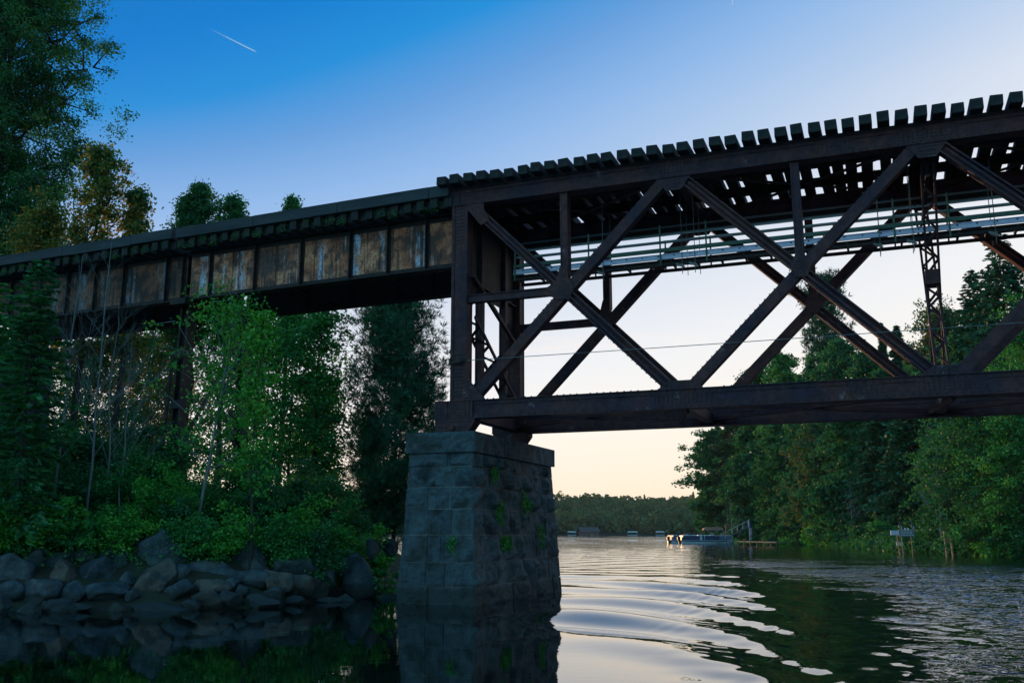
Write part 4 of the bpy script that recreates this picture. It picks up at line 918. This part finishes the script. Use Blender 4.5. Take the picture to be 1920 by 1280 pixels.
for i, (px, top, Y_, lb) in enumerate(((1765, 830, 82, 'grey leafless tree with fanned branches left of the big bright tree'), (1600, 905, 112, 'grey leaning dead branches over the water in mid bank'), (1375, 935, 172, 'pale leaning dead trunk beside the dock stairs'))):
    plant('bare_tree', px, Y_, (bare(90 + i, ht(px, top, Y_), .9, 12, .13), None), None, lb, 'dead tree', 'leafless trees on the right bank', bark='pale_bark')
rs = random.Random(4)
waterline = [(1362,186),(1388,172),(1450,160),(1478,148),(1508,142),(1530,134),(1556,124),(1588,116),(1620,108),(1650,100),(1722,93),(1740,91),(1808,79),(1832,74),(1862,71),(1893,70),(1925,68)]
names = ['at the boats','by the dock stairs','under the flag','beyond the dock end','right of the dock end','below the rounded low tree','left of the drooping bushy tree','under the drooping bushy tree','right of the drooping bushy tree','left of the low hemlock','under the low hemlock','right of the sign boards','left of the wooden ladder frame','right of the wooden ladder frame','below the big bright tree','under the right side of the big bright tree','at the right edge']
for i, ((px, Y_), nm) in enumerate(zip(waterline, names)):
    R = rs.uniform(1.6, 2.5) * (Y_ / 110) ** .5; plant('shrub', px, Y_ + 1.5, shrub(300 + i, R, R * 1.3, 1300, .14 + Y_ * .0016), ['leaf', 'leaf_dark', 'leaf_teal'][i % 3] if nm[0] != 'b' else 'leaf_bright', 'waterside bush on the right bank ' + nm, 'shrub', 'bushes along the right waterline', crown='foliage', stem='stem')
rr = np.random.default_rng(6); n = 90000; y = rr.uniform(55, 235, n); x = rr.uniform(32, 100, n); d = sdist(np.stack([x, y], 1), RIGHT); k = (d > .2) & (rr.random(n) < np.clip(1.25 - d / 9, .12, 1)) & (d < 26); x, y = x[k], y[k]
tt_ = rr.uniform(55, 130, 16000); x2 = np.interp(tt_, [58, 69, 80, 90, 115, 151], [34.6, 36.6, 35.6, 35.2, 38.5, 44.9]) + rr.uniform(-.1, 2.6, 16000); x = np.concatenate([x, x2]); y = np.concatenate([y, tt_])
link('ground_cover', leaf_mesh(rr, np.stack([x, y, np.maximum(hR(x, y), 0) + rr.uniform(0, .9, len(x))], 1), .5, .3, flat=.3), M['leaf_dark'], label='low green cover along the right bank', kind='stuff')
# ------------------------------------------------------------------ far wooded hill
rr = np.random.default_rng(9); C = []; 
nt_ = 1500; tx = np.concatenate([rr.uniform(-120, 175, nt_), rr.uniform(-600, 560, 900)]); ty = np.concatenate([635 + rr.random(nt_) ** 1.3 * 200, 650 + rr.random(900) * 200])
tz = hF(tx, ty) - 1.; ok = tz > .4; tx, ty, tz = tx[ok], ty[ok], tz[ok]
VV = []; 
for i in range(len(tx)):
    H = rr.uniform(8, 15); R = rr.uniform(3.8, 6.4); m = 170 if i < nt_ else 60; u = rr.random(m); con = rr.random() < .03
    rad = R * ((1 - u) if con else np.sqrt(np.clip(1 - (2 * u - .9) ** 2, .05, 1))) * rr.uniform(.6, 1.05, m) * (.6 if con else 1); a_ = rr.uniform(0, 6.283, m)
    VV.append(np.stack([tx[i] + np.cos(a_) * rad, ty[i] + np.sin(a_) * rad, tz[i] + H * (.12 + .88 * u) * (1.15 if con else 1)], 1))
link('distant_forest', leaf_mesh(rr, np.concatenate(VV), 1.7, 1.4, flat=.1), M['forest'], label='wooded hill of mixed trees beyond the water', kind='stuff')
# ------------------------------------------------------------------ far shore: cabin and docks
M['cabin'] = simple('cabin_wall', (.20, .075, .055), (.27, .11, .08), 1, .8, bmp=0); M['roof'] = simple('roof', (.10, .06, .05), (.14, .09, .08), 1, .8, bmp=0)
M['glass'] = simple('glass', (.05, .06, .07), (.08, .09, .1), 1, .15, bmp=0); M['white'] = simple('white_paint', (.6, .62, .64), (.75, .76, .78), 2, .5, bmp=0)
M['blue'] = simple('blue_vinyl', (.05, .11, .20), (.08, .16, .26), 2, .45, bmp=0); M['navy'] = simple('navy', (.02, .04, .10), (.03, .06, .14), 2, .4, bmp=0); M['red'] = simple('red_cloth', (.45, .05, .05), (.5, .07, .06), 2, .7, bmp=0)
M['alu'] = simple('aluminium', (.25, .30, .35), (.36, .42, .46), 3, .5, bmp=0, metallic=.3); M['tan'] = simple('tan_canvas', (.34, .15, .12), (.42, .2, .15), 2, .8, bmp=0); M['wood'] = simple('weathered_wood', (.16, .12, .09), (.28, .22, .17), 4, .85, (4, 4, .5), .5)
M['dock_wood'] = simple('dock_wood', (.07, .075, .08), (.12, .12, .125), 4, .85, (4, .5, 1), .4)
M['frame_wood'] = simple('frame_wood', (.34, .20, .14), (.44, .28, .2), 4, .85, bmp=0)
M['black'] = simple('black_cowl', (.01, .01, .012), (.02, .02, .022), 2, .3, bmp=0)
c = at(1104, 1000, 640); cz = float(hF(np.array([c[0]]), np.array([642.]))[0])
cb_ = empty('cabin', (c[0], 642, cz), .15, label='small reddish lakeside cabin on the far shore', cat='cabin')
MB().box(-6, 6, -4, 4, 0, 3.6).build('wall', M['cabin'], cb_)
MB().prism_x([(-4.8, 3.5), (0, 6.6), (4.8, 3.5), (4.8, 3.3), (0, 6.3), (-4.8, 3.3)], -6.8, 6.8).build('roof', M['roof'], cb_)
for xx in (-4, -1, 3.4): MB().box(xx - .7, xx + .7, -4.06, -3.98, 1.1, 2.5).build('window', M['glass'], cb_)
MB().box(.8, 1.9, -4.06, -3.98, .1, 2.2).build('door', M['wood'], cb_)
for i, (px, lb, wdt) in enumerate(((1072, 'tiny white-topped boat lift at the left end of the far shore', 5), (1186, 'tiny white boat shelter in the middle of the far shore', 6), (1238, 'faint low dock shelter at the right of the far shore', 5))):
    c = at(px, 1004, 622); t_ = empty('boat_shelter', (c[0], 622, 0), 0, label=lb, cat='boat lift', group='shelters on the far shore')
    for (sx, sy) in ((-1, -1), (1, -1), (1, 1), (-1, 1)): MB().box(sx * wdt / 2 - .1, sx * wdt / 2 + .1, sy * 1.4 - .1, sy * 1.4 + .1, -1, 2.2).build('post', M['wood'], t_)
    MB().prism([(-wdt / 2 - .3, 2.2), (wdt / 2 + .3, 2.2), (wdt / 2 - .5, 2.9), (-wdt / 2 + .5, 2.9)], -1.8, 1.8).build('canopy', M['white'], t_)
    MB().box(-wdt / 2, wdt / 2, -1.3, 1.3, .3, .8).build('platform', M['alu'], t_)
# ------------------------------------------------------------------ pontoon boats
def pontoon(px, Y_, rz, L, label, canopy, body, bimini='tan'):
    c = at(px, H0, Y_); t_ = empty('pontoon_boat', (c[0], Y_, 0), rz, label=label, cat='boat', group='pontoon boats moored at the right bank')
    for yy in (-.85, .85):
        MB().tube([(-L/2, yy, .12), (L/2 - .9, yy, .12), (L/2 - .3, yy, .2), (L/2, yy, .36)], [.32, .32, .24, .05], 10).build('pontoon', M['alu'], t_, smooth=True)
    MB().box(-L/2, L/2 - .2, -1.25, 1.25, .46, .56).build('deck', M['alu'], t_)
    for (x0, x1, y0_, y1_) in ((-L/2 + .1, -.3, -1.24, -1.19), (.5, L/2 - .3, -1.24, -1.19), (-L/2 + .1, L/2 - .3, 1.19, 1.24), (-L/2 + .1, -L/2 + .15, -1.19, 1.19), (L/2 - .35, L/2 - .3, -1.19, 1.19)):
        f = MB().box(x0, x1, y0_, y1_, .6, 1.28).build('fence_panel', M[body], t_); MB().box(x0 - .02, x1 + .02, y0_ - .02, y1_ + .02, 1.29, 1.34).build('top_rail', M['alu'], f)
    for (x0, x1) in ((-L/2 + .3, -L/2 + 1.9), (L/2 - 2.2, L/2 - .6)):
        MB().box(x0, x1, .55, 1.1, .57, 1.0).box(x0, x1, .95, 1.12, 1.0, 1.4).build('bench_seat', M['white'], t_, bevel=.04)
    cn = MB().box(-.5, .15, -.95, -.2, .57, 1.45).build('console', M['white'], t_, bevel=.05); MB().prism([(.1, 1.46), (.16, 1.46), (-.12, 1.85), (-.18, 1.85)], -.95, -.2).build('windshield', M['glass'], cn)
    MB().box(-L/2 - .35, -L/2 + .02, -.12, .12, -.3, .5).box(-L/2 - .55, -L/2 - .05, -.2, .2, .5, 1.15).build('outboard_motor', M['black'], t_, bevel=.06)
    if canopy:
        a = MB()
        for xx in (-1.2, 1.3):
            for yy in (-1.15, 1.15): a.tube([(0, yy, 1.3), (xx, yy, 2.45)], .03, 6)
        a.build('canopy_frame', M['alu'], t_)
        MB().prism([(-1.6, 2.2), (-1.5, 2.5), (-1.1, 2.66), (0, 2.74), (1.2, 2.66), (1.6, 2.5), (1.7, 2.2)], -1.25, 1.25).build('canopy', M[bimini], t_)
pontoon(1284, 168, .25, 5.6, 'blue-grey pontoon boat without canopy, leftmost of the moored boats', False, 'blue')
pontoon(1312, 160, .05, 6.4, 'blue-sided pontoon boat with open gate, middle of the moored boats', False, 'navy')
pontoon(1336, 163, -.1, 6.6, 'pontoon boat under a reddish-brown canopy, nearest the dock stairs', True, 'blue')
# dock, flag, stairs
def dock():
    a_ = at(1370, H0, 152); b_ = at(1464, H0, 132); L = math.hypot(b_[0]-a_[0], b_[1]-a_[1]); rz = math.atan2(b_[1]-a_[1], b_[0]-a_[0])
    t_ = empty('dock', (a_[0], a_[1], 0), rz, label='long low grey dock along the right bank beside the flag', cat='dock')
    MB().box(0, L, -.8, .8, .42, .55).build('deck', M['dock_wood'], t_)
    x = .2
    while x < L: MB().box(x - .06, x + .06, -.86, -.74, -1, .57 if x > .5 else 3.0).build('post', M['dock_wood'], t_); x += 2.6
    f = at(1405, H0, 143.6); g = empty('flag', (f[0], f[1], .55), .3, label='furled striped red, white and blue flag on a pole on the dock', cat='flag')
    MB().tube([(0, 0, 0), (0, 0, 3.2)], .035, 6).build('pole', M['white'], g)
    cl = MB(); k = 14
    for s_, (z0, z1) in enumerate(((.35, 2.9),)):
        v = []
        for i in range(k + 1):
            z = z0 + (z1 - z0) * i / k; wv = .42 * math.sin(min(i, k - 1) / k * 2.4 + .5)
            v += [(.04, 0, z), (.04 + wv * .5, .1 * math.sin(i), z - .1), (.04 + wv, -.06 * math.cos(i * 1.3), z - .22)]
        cl.raw(v, [(i*3+j, i*3+j+1, i*3+j+4, i*3+j+3) for i in range(k) for j in (0, 1)])
    m, nt, bs, o = new_mat('flag_cloth'); co = coord(nt); sp = nd(nt, 'ShaderNodeSeparateXYZ'); nt.links.new(co, sp.inputs[0])
    st = math_(nt, 'GREATER_THAN', math_(nt, 'SINE', math_(nt, 'MULTIPLY', sp.outputs[0], 42.)), 0.)
    cc = mix(nt, st, (.6, .62, .65), (.5, .05, .07)); up = math_(nt, 'GREATER_THAN', sp.outputs[2], 1.9); nt.links.new(mix(nt, up, cc, (.04, .07, .3)), bs.inputs['Base Color']); M['flag'] = m
    o = cl.build('cloth', m, g); sm = o.modifiers.new('s', 'SOLIDIFY'); sm.thickness = .015
dock()
s0 = at(1352, H0, 165); st_ = empty('stairs', (s0[0], s0[1], .5), -.15, label='grey metal stairs with handrails climbing the bank from the boats', cat='stairs')
for yy in (-.6, .6):
    MB().beam((0, yy, 0), (4.6, yy, 2.3), .25, .08).build('stringer', M['dock_wood'], st_)
    a = MB(); a.beam((0, yy, 1.0), (4.6, yy, 3.3), .07, .05)
    for k in range(6): a.box(k * .91 - .03, k * .91 + .03, yy - .03, yy + .03, k * .455, k * .455 + 1)
    a.build('handrail', M['rail_grey'], st_)
for k in range(12): MB().box(k * .385, k * .385 + .28, -.57, .57, k * .192 + .03, k * .192 + .08).build('step', M['wood'], st_)
# sign boards with small flags on posts in the water
def board(px0, py0, px1, py1, Y_, name, label, mat, legs=(), cat='sign', marks=None):
    a_ = at(px0, py1, Y_); b_ = at(px1, py0, Y_); w2, h2 = (b_[0] - a_[0]), (b_[2] - a_[2]); t_ = empty(name, ((a_[0] + b_[0]) / 2, Y_, 0), 0, label=label, cat=cat, group='sign boards at the right waterline')
    p = MB().box(-w2 / 2, w2 / 2, -.04, .04, a_[2], b_[2]).build('panel', M[mat], t_)
    if marks:
        q = MB(); r = random.Random(int(px0))
        for j in range(marks):
            z = b_[2] - h2 * (j + .8) / (marks + .6); x = -w2 * .40
            while x < w2 * .36: l = r.uniform(.04, .16) * w2; q.box(x, min(x + l, w2 * .42), -.047, -.041, z, z + h2 * .09); x += l + .03 * w2
        q.build('faded_lines', M['white' if mat != 'white' else 'navy'], t_)
    for (dx, lean) in legs: MB().beam((dx * w2, .08, b_[2] - .1), (dx * w2 + lean, .08, -1.2), .07, .07).build('post', M['wood'], t_)
    return t_, a_, b_
M['board_grey'] = simple('board_grey', (.15, .16, .21), (.21, .22, .27), 5, .8); M['board_orange'] = simple('board_orange', (.75, .42, .26), (.85, .52, .36), 4, .8); M['board_lav'] = simple('board_pale', (.60, .58, .80), (.70, .68, .88), 4, .7)
t_, a_, b_ = board(1686, 992, 1714, 1005.5, 82, 'sign_board', 'large grey board with two small flags on its top corners, standing at the waterline', 'board_grey', ((-.38, .35), (.28, .1)), marks=4)
board(1670, 994, 1684.5, 1002.5, 82, 'sign_board', 'small pale bluish board left of the large grey one', 'board_lav', ((.3, .2),), marks=2)
board(1681, 1015.5, 1693, 1022.5, 81.5, 'sign_board', 'small orange board low over the water below the large grey one', 'board_orange', ((-.25, .3), (.35, .25)))
for i, (px, lb) in enumerate(((1688, 'small drooping flag on the left corner of the grey board'), (1711, 'small drooping flag on the right corner of the grey board'))):
    f = at(px, 993, 82); g = empty('small_flag', tuple(f), 0, label=lb, cat='flag', group='flags on the grey board')
    MB().tube([(0, 0, -.05), (0, 0, .62)], .012, 5).build('pole', M['white'], g)
    MB().prism([(.01, .52), (.06, .5), (.17, .2), (.2, .0), (.08, -.02), (.01, .1)], -.012, .012).build('cloth', M['flag'], g)
    MB().prism([(.0, .56), (.05, .5), (.04, .3), (-.08, .2), (-.1, .4)], -.02, .015).build('canton', M['navy'], g)
for i, px in enumerate((1697, 1703)):
    f = at(px, 991, 82); MB().tube([(0, 0, -.14), (0, 0, 0), (0, 0, .07)], [.03, .09, .05], 8).build('lamp_globe', M['white'], None, tuple(f), smooth=True, label=('left' if i == 0 else 'right') + ' small white globe on top of the grey board', cat='lamp')
lf = at(1777, H0, 74); t_ = empty('ladder_frame', (lf[0], 74, 0), .1, label='brown wooden ladder-like frame standing at the right waterline', cat='wooden frame')
for s_ in (-1, 1): MB().beam((s_ * .24 - .06, 0, 1.85), (s_ * .24 + .05, 0, -.8), .11, .09).build('upright', M['frame_wood'], t_)
for z in (.45, 1.05, 1.7): MB().box(-.2 - (.05 if z > 1.2 else 0), .2 - (.05 if z > 1.2 else 0), -.035, .035, z, z + .1).build('rung', M['frame_wood'], t_)
# ------------------------------------------------------------------ contrails
cm_, nt, bs, out = new_mat('contrail'); nt.nodes.remove(bs); co = coord(nt); sp = nd(nt, 'ShaderNodeSeparateXYZ'); nt.links.new(co, sp.inputs[0])
dfs = nd(nt, 'ShaderNodeBsdfDiffuse'); dfs.inputs[0].default_value = (.95, .95, .95, 1); tr = nd(nt, 'ShaderNodeBsdfTransparent'); mx = nd(nt, 'ShaderNodeMixShader')
f = math_(nt, 'MULTIPLY', ramp(nt, sp.outputs[0], [(0., 0.), (.9, .6), (1., 0.)]), ramp(nt, tex(nt, 30, co, 4, .7), [(.35, .8), (.6, 1.)])); nt.links.new(f, mx.inputs[0]); nt.links.new(tr.outputs[0], mx.inputs[1]); nt.links.new(dfs.outputs[0], mx.inputs[2]); nt.links.new(mx.outputs[0], out.inputs['Surface'])
for (p0, p1, r, lb) in ((at(385, 50, 6000), at(483, 99, 6000), 4.2, 'thin white condensation trail in the blue sky at the upper left'), (at(1372, -40, 6000), at(1374, 14, 6000), 3., 'short faint condensation trail at the top edge of the sky')):
    a_ = Vector(p0); b_ = Vector(p1); L = (b_ - a_).length; o = MB().tube([(0, 0, 0), (.5, 0, 0), (1, 0, 0)], [r * .5, r, r], 8).build('contrail', cm_, label=lb, cat='contrail')
    o.location = a_; o.rotation_euler = (b_ - a_).to_track_quat('X', 'Z').to_euler(); o.scale = (L, 1, 1)

# ------------------------------------------------------------------ evening air
hz, nt, bs, out = new_mat('evening_air'); nt.nodes.remove(bs); pv = nd(nt, 'ShaderNodeVolumePrincipled', Density=.00006); pv.inputs['Color'].default_value = (.72, .84, 1., 1); pv.inputs['Anisotropy'].default_value = .2
nt.links.new(pv.outputs[0], out.inputs['Volume'])
MB().box(-1700, 1700, -600, 1300, -5.2, 62).build('haze', hz, kind='stuff')
